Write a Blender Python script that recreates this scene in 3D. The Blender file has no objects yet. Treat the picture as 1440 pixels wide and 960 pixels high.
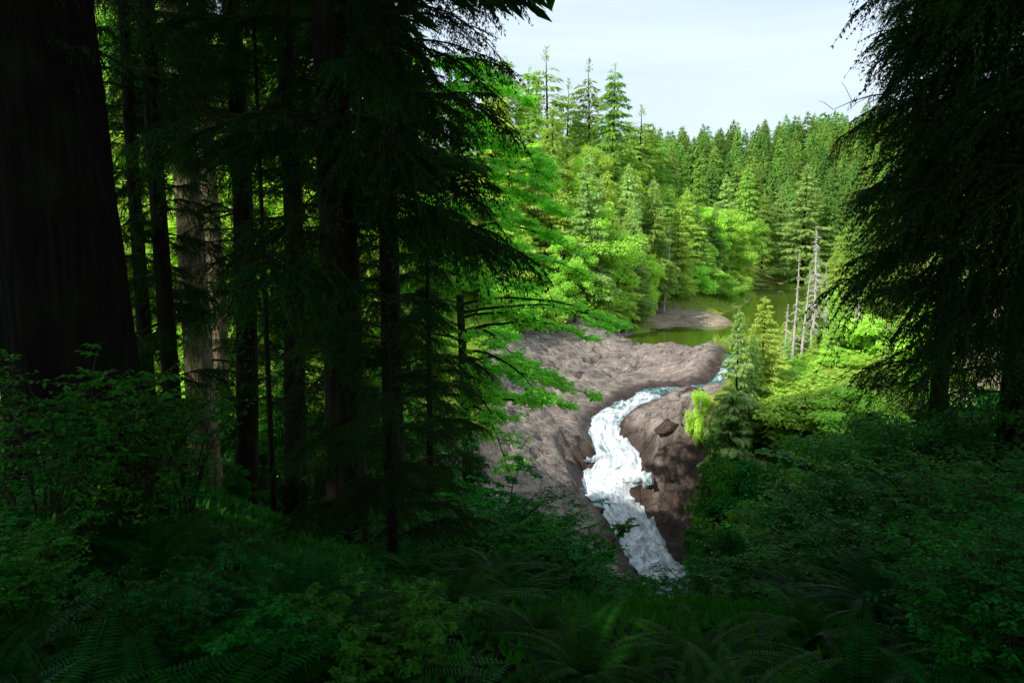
import bpy, math, random
import numpy as np
from mathutils import Vector, Matrix

sc = bpy.context.scene
col = sc.collection
R = math.radians
random.seed(7)
rng = np.random.default_rng(11)

# ------------------------------------------------------------------ camera
PITCH = R(8); F = 1120.0
FW = np.array([0, math.cos(PITCH), -math.sin(PITCH)])
UP = np.array([0, math.sin(PITCH), math.cos(PITCH)])
RT = np.array([1.0, 0, 0])
def ray(px, py): return FW + (px-720)/F*RT + (480-py)/F*UP
def atY(px, py, Y):
    d = ray(px, py); return d*(Y/d[1])
def atZ(px, py, z):
    d = ray(px, py); return d*(z/d[2])
def to_px(p):
    p = np.asarray(p, float); w = p@FW
    return 720+F*(p@RT)/w, 480-F*(p@UP)/w
cam = bpy.data.cameras.new('camera'); cam.sensor_width = 36; cam.lens = 28.0
cam.clip_start = 0.05; cam.clip_end = 9000
co = bpy.data.objects.new('camera', cam); col.objects.link(co)
co.rotation_euler = (R(90)-PITCH, 0, 0); sc.camera = co

# ------------------------------------------------------------------ light
SUN = np.array([-.58, -.50, .64]); SUN /= np.linalg.norm(SUN)
sun = bpy.data.lights.new('sun', 'SUN'); sun.energy = 5.0; sun.angle = R(.5); sun.color = (1, .955, .87)
so = bpy.data.objects.new('sun', sun); col.objects.link(so)
so.rotation_euler = Vector(SUN).to_track_quat('Z', 'Y').to_euler()
world = bpy.data.worlds.new('World'); sc.world = world; world.use_nodes = True
nt = world.node_tree; nt.nodes.clear()
def N(nt, t, **kw):
    n = nt.nodes.new(t)
    for k, v in kw.items():
        if k.startswith('i_'):
            key = k[2:]
            n.inputs[int(key) if key.isdigit() else key.replace('_', ' ')].default_value = v
        else: setattr(n, k, v)
    return n
sky = N(nt, 'ShaderNodeTexSky', sky_type='NISHITA', sun_disc=False)
sky.sun_elevation = math.asin(SUN[2]); sky.sun_rotation = math.atan2(SUN[0], SUN[1])
sky.dust_density = 1.0; sky.ozone_density = 2.0; sky.air_density = 1.0
tc = N(nt, 'ShaderNodeTexCoord'); mp = N(nt, 'ShaderNodeMapping'); mp.inputs['Scale'].default_value = (1.0, 1.6, 4.5)
mp.inputs['Rotation'].default_value = (0, R(12), R(20))
nz = N(nt, 'ShaderNodeTexNoise', i_Scale=2.2, i_Detail=7.0, i_Roughness=.55)
nz.inputs['Distortion'].default_value = .6
rp = N(nt, 'ShaderNodeValToRGB'); rp.color_ramp.elements[0].position = .36; rp.color_ramp.elements[1].position = .64
rp.color_ramp.elements[0].color = (.68,)*3+(1,)
mx = N(nt, 'ShaderNodeMix', data_type='RGBA'); mx.inputs['B'].default_value = (5.7, 6.7, 7.7, 1)
bg = N(nt, 'ShaderNodeBackground', i_Strength=.15); out = N(nt, 'ShaderNodeOutputWorld')
L = nt.links.new
L(tc.outputs['Generated'], mp.inputs['Vector']); L(mp.outputs[0], nz.inputs['Vector']); L(nz.outputs['Fac'], rp.inputs[0])
L(rp.outputs[0], mx.inputs['Factor']); L(sky.outputs[0], mx.inputs['A']); L(mx.outputs['Result'], bg.inputs['Color']); L(bg.outputs[0], out.inputs[0])
sc.view_settings.view_transform = 'Standard'; sc.view_settings.look = 'None'; sc.view_settings.exposure = 0
sc.render.engine = 'CYCLES'
cy = sc.cycles; cy.max_bounces = 4; cy.diffuse_bounces = 2; cy.glossy_bounces = 2; cy.transmission_bounces = 3; cy.transparent_max_bounces = 4
cy.caustics_reflective = False; cy.caustics_refractive = False

# ------------------------------------------------------------------ materials
def newmat(name):
    m = bpy.data.materials.new(name); m.use_nodes = True
    t = m.node_tree; t.nodes.clear(); return m, t
def leaf_mat(name, c1, c2, trans=.35, rough=.5, spec=.3, scale=.6, dead=None, objvar=.35):
    m, t = newmat(name); l = t.links.new
    oi = N(t, 'ShaderNodeObjectInfo'); at = N(t, 'ShaderNodeAttribute', attribute_name='var')
    tcx = N(t, 'ShaderNodeTexCoord'); nz = N(t, 'ShaderNodeTexNoise', i_Scale=scale, i_Detail=2.0)
    l(tcx.outputs['Object'], nz.inputs['Vector'])
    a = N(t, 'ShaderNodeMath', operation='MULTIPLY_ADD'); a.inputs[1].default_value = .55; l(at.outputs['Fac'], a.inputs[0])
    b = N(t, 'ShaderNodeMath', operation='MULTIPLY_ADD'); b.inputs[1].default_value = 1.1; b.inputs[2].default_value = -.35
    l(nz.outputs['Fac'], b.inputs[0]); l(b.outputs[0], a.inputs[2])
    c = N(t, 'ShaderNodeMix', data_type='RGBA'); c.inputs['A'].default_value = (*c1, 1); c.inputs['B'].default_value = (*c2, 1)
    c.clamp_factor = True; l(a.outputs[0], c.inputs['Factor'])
    hs = N(t, 'ShaderNodeHueSaturation')
    h = N(t, 'ShaderNodeMapRange'); h.inputs['To Min'].default_value = .5-.018*objvar/.35; h.inputs['To Max'].default_value = .5+.03*objvar/.35
    l(oi.outputs['Random'], h.inputs['Value']); l(h.outputs[0], hs.inputs['Hue'])
    mm = N(t, 'ShaderNodeMath', operation='MULTIPLY'); mm.inputs[1].default_value = 7.31; fr = N(t, 'ShaderNodeMath', operation='FRACT')
    l(oi.outputs['Random'], mm.inputs[0]); l(mm.outputs[0], fr.inputs[0])
    v = N(t, 'ShaderNodeMapRange'); v.inputs['To Min'].default_value = 1-objvar; v.inputs['To Max'].default_value = 1+objvar*.8
    l(fr.outputs[0], v.inputs['Value']); l(v.outputs[0], hs.inputs['Value']); l(c.outputs['Result'], hs.inputs['Color'])
    p = N(t, 'ShaderNodeBsdfPrincipled', i_Roughness=rough); p.inputs['Specular IOR Level'].default_value = spec
    tr = N(t, 'ShaderNodeBsdfTranslucent'); ms = N(t, 'ShaderNodeMixShader', i_0=trans)
    tg = N(t, 'ShaderNodeMix', data_type='RGBA', blend_type='MULTIPLY'); tg.inputs['Factor'].default_value = 1
    tg.inputs['B'].default_value = (1.25, 1.3, .6, 1); l(hs.outputs[0], tg.inputs['A'])
    l(hs.outputs[0], p.inputs['Base Color']); l(tg.outputs['Result'], tr.inputs['Color'])
    l(p.outputs[0], ms.inputs[1]); l(tr.outputs[0], ms.inputs[2])
    o = N(t, 'ShaderNodeOutputMaterial'); l(ms.outputs[0], o.inputs[0]); return m
def bark_mat(name, c1, c2, scale=3.0, bump=.6, moss=0.0, stretch=.12):
    m, t = newmat(name); l = t.links.new
    tcx = N(t, 'ShaderNodeTexCoord'); mpn = N(t, 'ShaderNodeMapping'); mpn.inputs['Scale'].default_value = (1, 1, stretch)
    nz = N(t, 'ShaderNodeTexNoise', i_Scale=scale*3, i_Detail=8.0, i_Roughness=.65); vo = N(t, 'ShaderNodeTexVoronoi', i_Scale=scale*4, feature='DISTANCE_TO_EDGE')
    l(tcx.outputs['Object'], mpn.inputs[0]); l(mpn.outputs[0], nz.inputs['Vector'])
    md = N(t, 'ShaderNodeMixRGB', i_0=.12); l(mpn.outputs[0], md.inputs[1]); l(nz.outputs['Color'], md.inputs[2]); l(md.outputs[0], vo.inputs['Vector'])
    ad = N(t, 'ShaderNodeMath', operation='MULTIPLY_ADD'); ad.inputs[1].default_value = 1.6; l(vo.outputs['Distance'], ad.inputs[0]); 
    sb = N(t, 'ShaderNodeMath', operation='SUBTRACT'); sb.inputs[1].default_value = .25; l(nz.outputs['Fac'], sb.inputs[0]); l(sb.outputs[0], ad.inputs[2])
    c = N(t, 'ShaderNodeMix', data_type='RGBA'); c.inputs['A'].default_value = (*c1, 1); c.inputs['B'].default_value = (*c2, 1); l(ad.outputs[0], c.inputs['Factor'])
    n2 = N(t, 'ShaderNodeTexNoise', i_Scale=1.7, i_Detail=5.0); l(tcx.outputs['Object'], n2.inputs['Vector'])
    r2 = N(t, 'ShaderNodeMapRange'); r2.inputs['From Min'].default_value = .52-.2*moss; r2.inputs['From Max'].default_value = .7-.2*moss; r2.inputs['To Max'].default_value = min(1, moss*1.5)
    l(n2.outputs['Fac'], r2.inputs['Value'])
    c2n = N(t, 'ShaderNodeMix', data_type='RGBA'); l(r2.outputs[0], c2n.inputs['Factor']); l(c.outputs['Result'], c2n.inputs['A']); c2n.inputs['B'].default_value = (.05, .075, .012, 1)
    bp = N(t, 'ShaderNodeBump', i_Strength=bump, i_Distance=.05); l(ad.outputs[0], bp.inputs['Height'])
    p = N(t, 'ShaderNodeBsdfPrincipled', i_Roughness=.9); p.inputs['Specular IOR Level'].default_value = .15
    l(c2n.outputs['Result'], p.inputs['Base Color']); l(bp.outputs[0], p.inputs['Normal'])
    o = N(t, 'ShaderNodeOutputMaterial'); l(p.outputs[0], o.inputs[0]); return m
M = {}
M['fir']     = leaf_mat('fir_foliage', (.20, .35, .05), (.50, .72, .16), .32, spec=.1)
M['firlit']  = leaf_mat('hemlock_foliage_light', (.36, .54, .09), (.72, .88, .25), .4, spec=.1, objvar=.3)
M['firhill'] = leaf_mat('hill_conifer_foliage', (.15, .30, .06), (.38, .58, .13), .28, spec=.08, objvar=.35)
M['firblue'] = leaf_mat('spruce_foliage', (.30, .46, .13), (.62, .80, .3), .3, spec=.1, objvar=.25)
M['broad']   = leaf_mat('broadleaf_foliage', (.36, .60, .07), (.66, .90, .2), .45, spec=.15, objvar=.25)
M['maple']   = leaf_mat('maple_foliage', (.16, .46, .04), (.38, .78, .10), .5, rough=.45, spec=.2)
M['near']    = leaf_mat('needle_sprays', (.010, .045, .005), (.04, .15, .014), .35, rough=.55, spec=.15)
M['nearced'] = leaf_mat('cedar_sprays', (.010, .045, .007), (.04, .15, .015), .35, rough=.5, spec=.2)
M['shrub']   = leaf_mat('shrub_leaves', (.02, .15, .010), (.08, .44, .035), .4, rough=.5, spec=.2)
M['shade']   = leaf_mat('shade_tinted_leaves', (.02, .11, .008), (.07, .27, .02), .4, rough=.5, spec=.15)  # leaf green darkened to put the gorge shade into the colour
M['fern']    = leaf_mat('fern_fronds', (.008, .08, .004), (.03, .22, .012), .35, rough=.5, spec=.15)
M['grass']   = leaf_mat('grass_blades', (.26, .42, .03), (.5, .62, .09), .4)
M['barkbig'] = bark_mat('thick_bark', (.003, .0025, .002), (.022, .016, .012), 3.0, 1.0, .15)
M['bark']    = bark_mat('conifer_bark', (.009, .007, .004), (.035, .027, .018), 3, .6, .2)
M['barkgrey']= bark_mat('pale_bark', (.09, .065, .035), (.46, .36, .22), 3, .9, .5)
M['snag']    = bark_mat('bleached_wood', (.34, .30, .26), (.7, .65, .58), 4, .3, 0)
M['twig']    = bark_mat('twig_bark', (.02, .015, .01), (.06, .045, .03), 6, .3, .5)

# ------------------------------------------------------------------ mesh helpers
class MB:
    def __init__(s): s.V = []; s.Q = []; s.v = []; s.mi = []; s.n = 0
    def add(s, V, Q, var=None, mi=0):
        V = np.asarray(V, np.float32).reshape(-1, 3); Q = np.asarray(Q, np.int64).reshape(-1, 4)
        s.V.append(V); s.Q.append(Q+s.n); s.n += len(V)
        s.v.append(np.full(len(V), .5, np.float32) if var is None else np.asarray(var, np.float32)); s.mi.append(np.full(len(Q), mi, np.int32))
    def mesh(s, name, mats, smooth=False, attrs=None):
        V = np.concatenate(s.V); Q = np.concatenate(s.Q); me = bpy.data.meshes.new(name)
        me.vertices.add(len(V)); me.vertices.foreach_set('co', V.ravel())
        me.loops.add(Q.size); me.loops.foreach_set('vertex_index', Q.ravel().astype(np.int32))
        me.polygons.add(len(Q)); me.polygons.foreach_set('loop_start', np.arange(0, Q.size, 4, dtype=np.int32))
        me.polygons.foreach_set('material_index', np.concatenate(s.mi))
        me.polygons.foreach_set('use_smooth', np.full(len(Q), smooth))
        a = me.attributes.new('var', 'FLOAT', 'POINT'); a.data.foreach_set('value', np.concatenate(s.v))
        for k, arr in (attrs or {}).items():
            a = me.attributes.new(k, 'FLOAT', 'POINT'); a.data.foreach_set('value', arr.astype(np.float32).ravel())
        for m in mats: me.materials.append(m)
        me.update(calc_edges=True); me.validate(); return me
def nrm(a): return a/(np.linalg.norm(a, axis=-1, keepdims=True)+1e-9)
def leaves(mb, P, D, Nn, Ln, Wd, rg, mi=0, var=None, fold=.15, star=1):
    P = np.asarray(P, float); n = len(P)
    D = nrm(D); S = nrm(np.cross(D, Nn)); Nn = np.cross(S, D)
    Ln = np.broadcast_to(Ln, (n,)).reshape(-1, 1); Wd = np.broadcast_to(Wd, (n,)).reshape(-1, 1)
    if var is None: var = rg.random(n)
    for k in range(star):
        if k == 0: d, s, sc_ = D, S, 1
        else:
            a = R(62)*(1 if k % 2 else -1)*(1 if k < 3 else 1.9); d = D*math.cos(a)+S*math.sin(a); s = S*math.cos(a)-D*math.sin(a); sc_ = .82 if k < 3 else .6
        V = np.stack([P, P+d*Ln*.45*sc_+s*Wd*.5*sc_+Nn*Wd*fold, P+d*Ln*sc_-Nn*Ln*.06, P+d*Ln*.45*sc_-s*Wd*.5*sc_+Nn*Wd*fold], 1)
        mb.add(V, np.arange(4*n).reshape(-1, 4), np.repeat(var, 4), mi)
def tube(mb, pts, rad, seg=7, mi=0, cap=True):
    pts = np.asarray(pts, float); n = len(pts); rad = np.broadcast_to(rad, (n,))
    T = np.gradient(pts, axis=0); T = nrm(T); ref = np.array([.3, .2, 1.0]) if abs(T[0][2]) < .8 else np.array([1.0, .1, 0])
    A = nrm(np.cross(T, ref)); B = np.cross(T, A)
    th = np.linspace(0, 2*math.pi, seg, endpoint=False)
    V = pts[:, None]+rad[:, None, None]*(np.cos(th)[None, :, None]*A[:, None]+np.sin(th)[None, :, None]*B[:, None])
    i = np.arange(n-1)[:, None]*seg; j = np.arange(seg)[None]; j2 = (j+1) % seg
    mb.add(V.reshape(-1, 3), np.stack([i+j, i+j2, i+seg+j2, i+seg+j], -1).reshape(-1, 4), None, mi)
def obj(name, me, parent=None, mw=None):
    o = bpy.data.objects.new(name, me); col.objects.link(o)
    if parent: o.parent = parent
    if mw is not None: o.matrix_local = mw
    return o
def tag(o, label=None, cat=None, group=None, kind=None):
    if label: o['label'] = label
    if cat: o['category'] = cat
    if group: o['group'] = group
    if kind: o['kind'] = kind
    return o
def empty(name, loc, label, cat, group=None, rz=0, s=1.0):
    o = bpy.data.objects.new(name, None); col.objects.link(o); o.location = tuple(float(q) for q in loc)
    o.rotation_euler = (0, 0, rz); o.scale = (s,)*3 if np.isscalar(s) else s; o.empty_display_size = .2
    return tag(o, label, cat, group)

# ------------------------------------------------------------------ numpy noise
def _h(ix, iy, s):
    n = (ix*374761393+iy*668265263+s*1442695041) & 0xffffffff
    n = ((n ^ (n >> 13))*1274126177) & 0xffffffff
    return ((n ^ (n >> 16)) & 0xffff)/65535.0
def vn(x, y, s=0):
    ix = np.floor(x).astype(np.int64); iy = np.floor(y).astype(np.int64); fx = x-ix; fy = y-iy
    fx = fx*fx*(3-2*fx); fy = fy*fy*(3-2*fy)
    a = _h(ix, iy, s)*(1-fx)+_h(ix+1, iy, s)*fx; b = _h(ix, iy+1, s)*(1-fx)+_h(ix+1, iy+1, s)*fx
    return a*(1-fy)+b*fy
def fbm(x, y, o=4, s=0):
    r = 0; a = .5; t = 0
    for k in range(o):
        r = r+a*vn(x, y, s+k); t += a; a *= .5; x = x*2.03+3.1; y = y*2.03+1.7
    return r/t-.5
def ridge(x, y, o=4, s=0):
    r = 0; a = .5; t = 0
    for k in range(o):
        r = r+a*(1-np.abs(2*vn(x, y, s+k)-1)); t += a; a *= .5; x = x*2.1+5.1; y = y*2.1+2.7
    return r/t
def ss(a, b, x): t = np.clip((x-a)/(b-a), 0, 1); return t*t*(3-2*t)

# ------------------------------------------------------------------ terrain
PZ = [(700,500,-12.3),(690,560,-14.5),(700,620,-17),(700,690,-20),(760,690,-20.5),(800,700,-22.2),(850,770,-26),(750,590,-16.8),(800,560,-16.6),
 (800,500,-14),(760,480,-12.5),(830,462,-13.2),(880,515,-15.4),(905,545,-16.4),(815,600,-18.0),(660,560,-13.6),(650,520,-12),(640,620,-16),(640,690,-19),
 (870,474,-13.6),(905,486,-13.5),(960,486,-13.4),(1003,500,-13.8),(1010,520,-14.6),(950,533,-16.3),(900,523,-15.9),(850,500,-14.5),
 (930,575,-16.1),(893,592,-16.9),(960,566,-15.9),(905,620,-18.2),(950,640,-19.6),(930,690,-22.8),(960,760,-26.5),(970,700,-22.5),
 (985,560,-14.8),(1100,545,-13.6),(1180,532,-12.6),(1100,500,-13),(1030,560,-14.5),(1060,540,-13.9),
 (905,463,-13.7),(960,433,-12.9),(1012,443,-13.95),(950,450,-13.8),(1050,428,-14),(1045,404,-13.8),(1100,387,-13.8),(930,420,-11.5),(900,440,-12.5),(840,450,-11.6),(1000,425,-11)]
PW = [(0,0,-1.7),(-4,4,-1.7),(-8,8,-2),(4,4,-2.1),(8,6,-2.3),(0,6,-3),(0,10,-4.8),(4,10,-5.3),(10,10,-4.5),(-5,12,-3.9),(-10,15,-4),(0,16,-8.5),(6,16,-9.5),(12,16,-8),
 (0,25,-14.5),(8,25,-17),(16,25,-15),(0,40,-23),(10,42,-29),(24,36,-29),(-8,25,-9),(-8,40,-14),(-15,40,-11),(-20,60,-10),(-9,60,-12.5),(-30,20,-4),(-30,90,-5),(-50,60,-2),
 (-1,52,-22),(4,50,-26),(13,52,-29.5),(20,48,-29.5),(0,-20,0),(-30,-10,-.5),(30,-10,0),(30,10,-4),(50,30,-10),(45,45,-25),(47,63,-13),(22,56,-25),(22,61,-19.5),(28,59,-21),(34,59,-20),(40,57,-21),
 (-10,100,-8),(-20,130,2),(0,130,-5),(10,140,-4),(20,152,-4),(30,168,-6),(45,195,-9),(42,225,0),(62,255,0),(95,275,-5),(0,180,9),(-40,150,14),(-60,100,4),(0,250,20),
 (25,105,-18),(40,112,-18),(36,122,-17),(58,155,-17),(75,205,-16),(100,180,-16),(45,97,-17),(70,120,-16),(130,150,-8),(105,110,-8),(110,230,-14.5),(31,97,-17),
 (33,75,-12),(45,80,-7.5),(60,80,-5),(45,92,-12),(62,95,-9),(80,90,-6),(80,60,-8),
 (100,300,0),(150,300,3),(60,350,14),(120,400,27),(180,420,36),(0,400,30),(250,350,40),(200,250,0),(160,220,-8),(120,500,28),(-100,300,40),(300,200,20),(40,300,7),(0,560,30),(300,500,45),
 (-200,100,20),(-150,0,10),(150,0,5),(0,-150,5),(200,80,5)]
C = np.array([tuple(atZ(a, b, z)) for a, b, z in PZ]+PW, float)
CX, CZ = C[:, :2], C[:, 2]
def warp(x, y):   # compress distance so far controls act smoothly
    return np.stack([x, y], -1)
def phi(r): return np.sqrt(r*r+2.5**2)
Aw = warp(CX[:, 0], CX[:, 1]); K = phi(np.linalg.norm(Aw[:, None]-Aw[None], axis=-1)); n_ = len(C)
K += np.eye(n_)*.02*-1
A_ = np.zeros((n_+1, n_+1)); A_[:n_, :n_] = K; A_[:n_, n_] = 1; A_[n_, :n_] = 1
w_ = np.linalg.solve(A_, np.append(CZ, 0))
def base_h(x, y):
    x = np.asarray(x, float); y = np.asarray(y, float); sh = x.shape; x = x.ravel(); y = y.ravel(); r_ = np.full(len(x), w_[n_])
    for k in range(n_): r_ += w_[k]*phi(np.hypot(x-Aw[k, 0], y-Aw[k, 1]))
    bm = ss(13, 9, np.hypot((x-27)*.75, y-122)); r_ = np.where(r_ > -13.95, r_*(1-bm)+bm*(-13.95+1.0*(1-np.exp(-np.maximum(r_+13.95,0)/1.0))), r_)
    far = ss(420, 900, np.hypot(x, y-100)); r_ = r_*(1-far)+30*far
    return r_.reshape(sh)
# river centre line  (pixel column, pixel row, water level, half width m)
RV = [(1085,492,-14.0,6.5),(1050,503,-14.2,2.4),(1038,520,-15.2,1.9),(1015,540,-16.4,1.6),(975,549,-16.8,1.6),(935,549,-16.95,1.5),(905,560,-17.2,1.35),(872,577,-17.7,1.3),(849,598,-18.5,1.4),(857,625,-19.7,1.7),
 (866,650,-20.9,2.3),(860,680,-22.3,2.75),(868,705,-23.5,2.7),(887,735,-25.0,2.3),(905,765,-26.4,2.2),(922,792,-27.5,2.2),(945,822,-28.4,2.6)]
rp_ = np.array([list(atZ(a, b, z))+[w] for a, b, z, w in RV])
rp_ = np.vstack([rp_, [18, 50, -29.4, 3], [30, 44, -29.8, 4], [55, 38, -30.5, 4]])
def catmull(P, n=14):
    P = np.vstack([2*P[0]-P[1], P, 2*P[-1]-P[-2]]); o = []
    for i in range(1, len(P)-2):
        for t in np.linspace(0, 1, n, endpoint=False):
            a, b, c, d = P[i-1:i+3]; o.append(.5*((2*b)+(-a+c)*t+(2*a-5*b+4*c-d)*t*t+(-a+3*b-3*c+d)*t**3))
    o.append(P[-2]); return np.array(o)
rc = catmull(rp_, 12)
def river_near(x, y):
    x = np.ravel(x); y = np.ravel(y); best = np.full(len(x), 1e9); wz = np.zeros(len(x)); hw = np.ones(len(x))
    for i in range(len(rc)-1):
        a, b = rc[i], rc[i+1]; d = b[:2]-a[:2]; t = np.clip(((x-a[0])*d[0]+(y-a[1])*d[1])/(d@d+1e-9), 0, 1)
        ds = np.hypot(x-a[0]-t*d[0], y-a[1]-t*d[1]); m = ds < best
        best[m] = ds[m]; wz[m] = (a[2]+(b[2]-a[2])*t)[m]; hw[m] = (a[3]+(b[3]-a[3])*t)[m]
    return best, wz, hw
RP = [(700,482,-12.2),(684,520,-13),(690,545,-14),(705,580,-15.6),(700,610,-16.8),(660,660,-18.5),(600,700,-19.5),(600,740,-21),(900,880,-31),(1000,830,-29),(990,700,-23),(978,600,-18),(985,560,-15),(1015,545,-15.5),
 (1035,520,-14.5),(1025,492,-13.8),(960,470,-13.6),(905,476,-14),(885,466,-14),(820,456,-13),(765,462,-12.3)]
rpoly = np.array([atZ(*p)[:2] for p in RP]); rpoly = np.array([q for p, q in zip(RP, rpoly) if p[1] < 745 or p[0] > 980]); k_ = next(i for i, q in enumerate(RP) if q[0] == 600 and q[1] == 740); rpoly = np.insert(rpoly, k_+1, [(-8, 52), (-5, 42), (10, 41), (24, 46)], 0)
def sdpoly(x, y, P):
    d = np.full(x.shape, 1e9); ins = np.zeros(x.shape, bool); n = len(P)
    for i in range(n):
        a, b = P[i], P[(i+1) % n]; e = b-a; t = np.clip(((x-a[0])*e[0]+(y-a[1])*e[1])/(e@e), 0, 1)
        d = np.minimum(d, np.hypot(x-a[0]-t*e[0], y-a[1]-t*e[1]))
        c = ((a[1] > y) != (b[1] > y)) & (x < (b[0]-a[0])*(y-a[1])/(b[1]-a[1]+1e-12)+a[0]); ins ^= c
    return np.where(ins, -d, d)
def terrain(x, y):
    x = np.asarray(x, float); y = np.asarray(y, float); sh = x.shape; x = x.ravel(); y = y.ravel()
    h = base_h(x, y)
    act = (x > -15) & (x < 70) & (y > 30) & (y < 135)
    rock = np.zeros(len(x)); wet = np.zeros(len(x))
    xa, ya = x[act], y[act]
    sd = sdpoly(xa, ya, rpoly)+2.2*fbm(xa*.35, ya*.35, 4, 3)+.9*fbm(xa*1.6, ya*1.6, 2, 33); rk = ss(.7, -.5, sd); rock[act] = rk
    u = xa*.83+ya*.55; v = -xa*.55+ya*.83
    det = .9*(ridge(u*.12, v*.26, 3, 5)-.62)+.4*(ridge(u*.3, v*1.3, 4, 9)-.6)+.7*fbm(xa*.3, ya*.3, 4, 21)-1.4*ss(.78, .97, ridge(u*.22+.6*fbm(u*.5,v*.5,3,90), v*.55, 2, 29))+.08*fbm(xa*2.2,ya*2.2,3,31)
    terr = h[act]+rk*det*.9; q = .55     # ledges
    st = np.floor(terr/q)*q+q*ss(.55, 1, (terr/q) % 1); terr = terr*(1-.75*rk)+st*.75*rk
    h[act] = terr
    d, wz, hw = river_near(xa, ya); hw2 = hw*(1+.5*fbm(xa*.7, ya*.7, 3, 40))
    inside = d < hw2
    q = h[act]; tb = wz+.05+(d-hw2)*.55+.35*rk*(ridge(xa*.9, ya*.9, 3, 13)-.4)
    q2 = np.where(inside, wz-.08-.55*(1-(d/hw2)**2)+.0*q, tb*(1-ss(0, 2.6, d-hw2))+np.maximum(q, wz+.1)*ss(0, 2.6, d-hw2))
    # a river only owns its banks close by; far from it the terrain stands
    f = ss(5, 2.2, d-hw2); h[act] = q*(1-f)+q2*f
    wet[act] = np.maximum(ss(1.9, .3, d-hw2+.8*fbm(xa, ya, 3, 88)), 1.0*ss(10.8, 12.8, xa+fbm(xa*.4, ya*.4, 3, 77)*2-(ya-66)*.35)*ss(-17.2, -18.4, h[act]))  # wet river banks, plus shade painted onto the wall right of the falls
    near = ss(60, 30, np.hypot(x, y)); rough = .35*fbm(x*.5, y*.5, 4, 50)*near+(.8*fbm(x*.12, y*.12, 3, 51))*(1-near)*ss(0, 1, 1-rock)
    h += rough*(1-rock)*np.where(y > 90, ss(-14.6, -12.5, h), 1)*ss(8, 13, np.hypot((x-27)*.75, y-122))
    lake = (h < -14) & (y > 95)
    return h.reshape(sh), rock.reshape(sh), wet.reshape(sh)
def gz(x, y): return float(terrain(np.array([x]), np.array([y]))[0][0])
def axis(parts, lo, hi):
    a = [p for s, e, st in parts for p in np.arange(s, e, st)]; a = [lo, lo*.6, lo*.35, lo*.2]+a; e = parts[-1][1]
    return np.array(a+[e, e+(hi-e)*.08, e+(hi-e)*.25, e+(hi-e)*.55, hi])
gx = axis([(-140,-60,8),(-60,-14,2.0),(-14,-6,.6),(-6,26,.2),(26,50,.5),(50,120,3),(120,320,8)], -3500, 3500)
gy = axis([(-60,-4,4),(-4,20,.5),(20,52,.9),(52,100,.22),(100,140,.7),(140,260,4),(260,520,9)], -3500, 3500)
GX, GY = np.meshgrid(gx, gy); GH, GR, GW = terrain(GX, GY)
nx, ny = len(gx), len(gy)
sand = np.maximum(ss(14, 9, np.hypot((GX-26)*.8, GY-122)+2*fbm(GX*.2, GY*.2, 3, 60)), ss(0, 4, GX-31)*ss(105, 90, GY)*ss(60, 66, GY)*ss(.35, .65, fbm(GX*.2, GY*.2, 3, 61)+.75))
grass = ss(42, 56, GY)*(1-GR)
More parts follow.
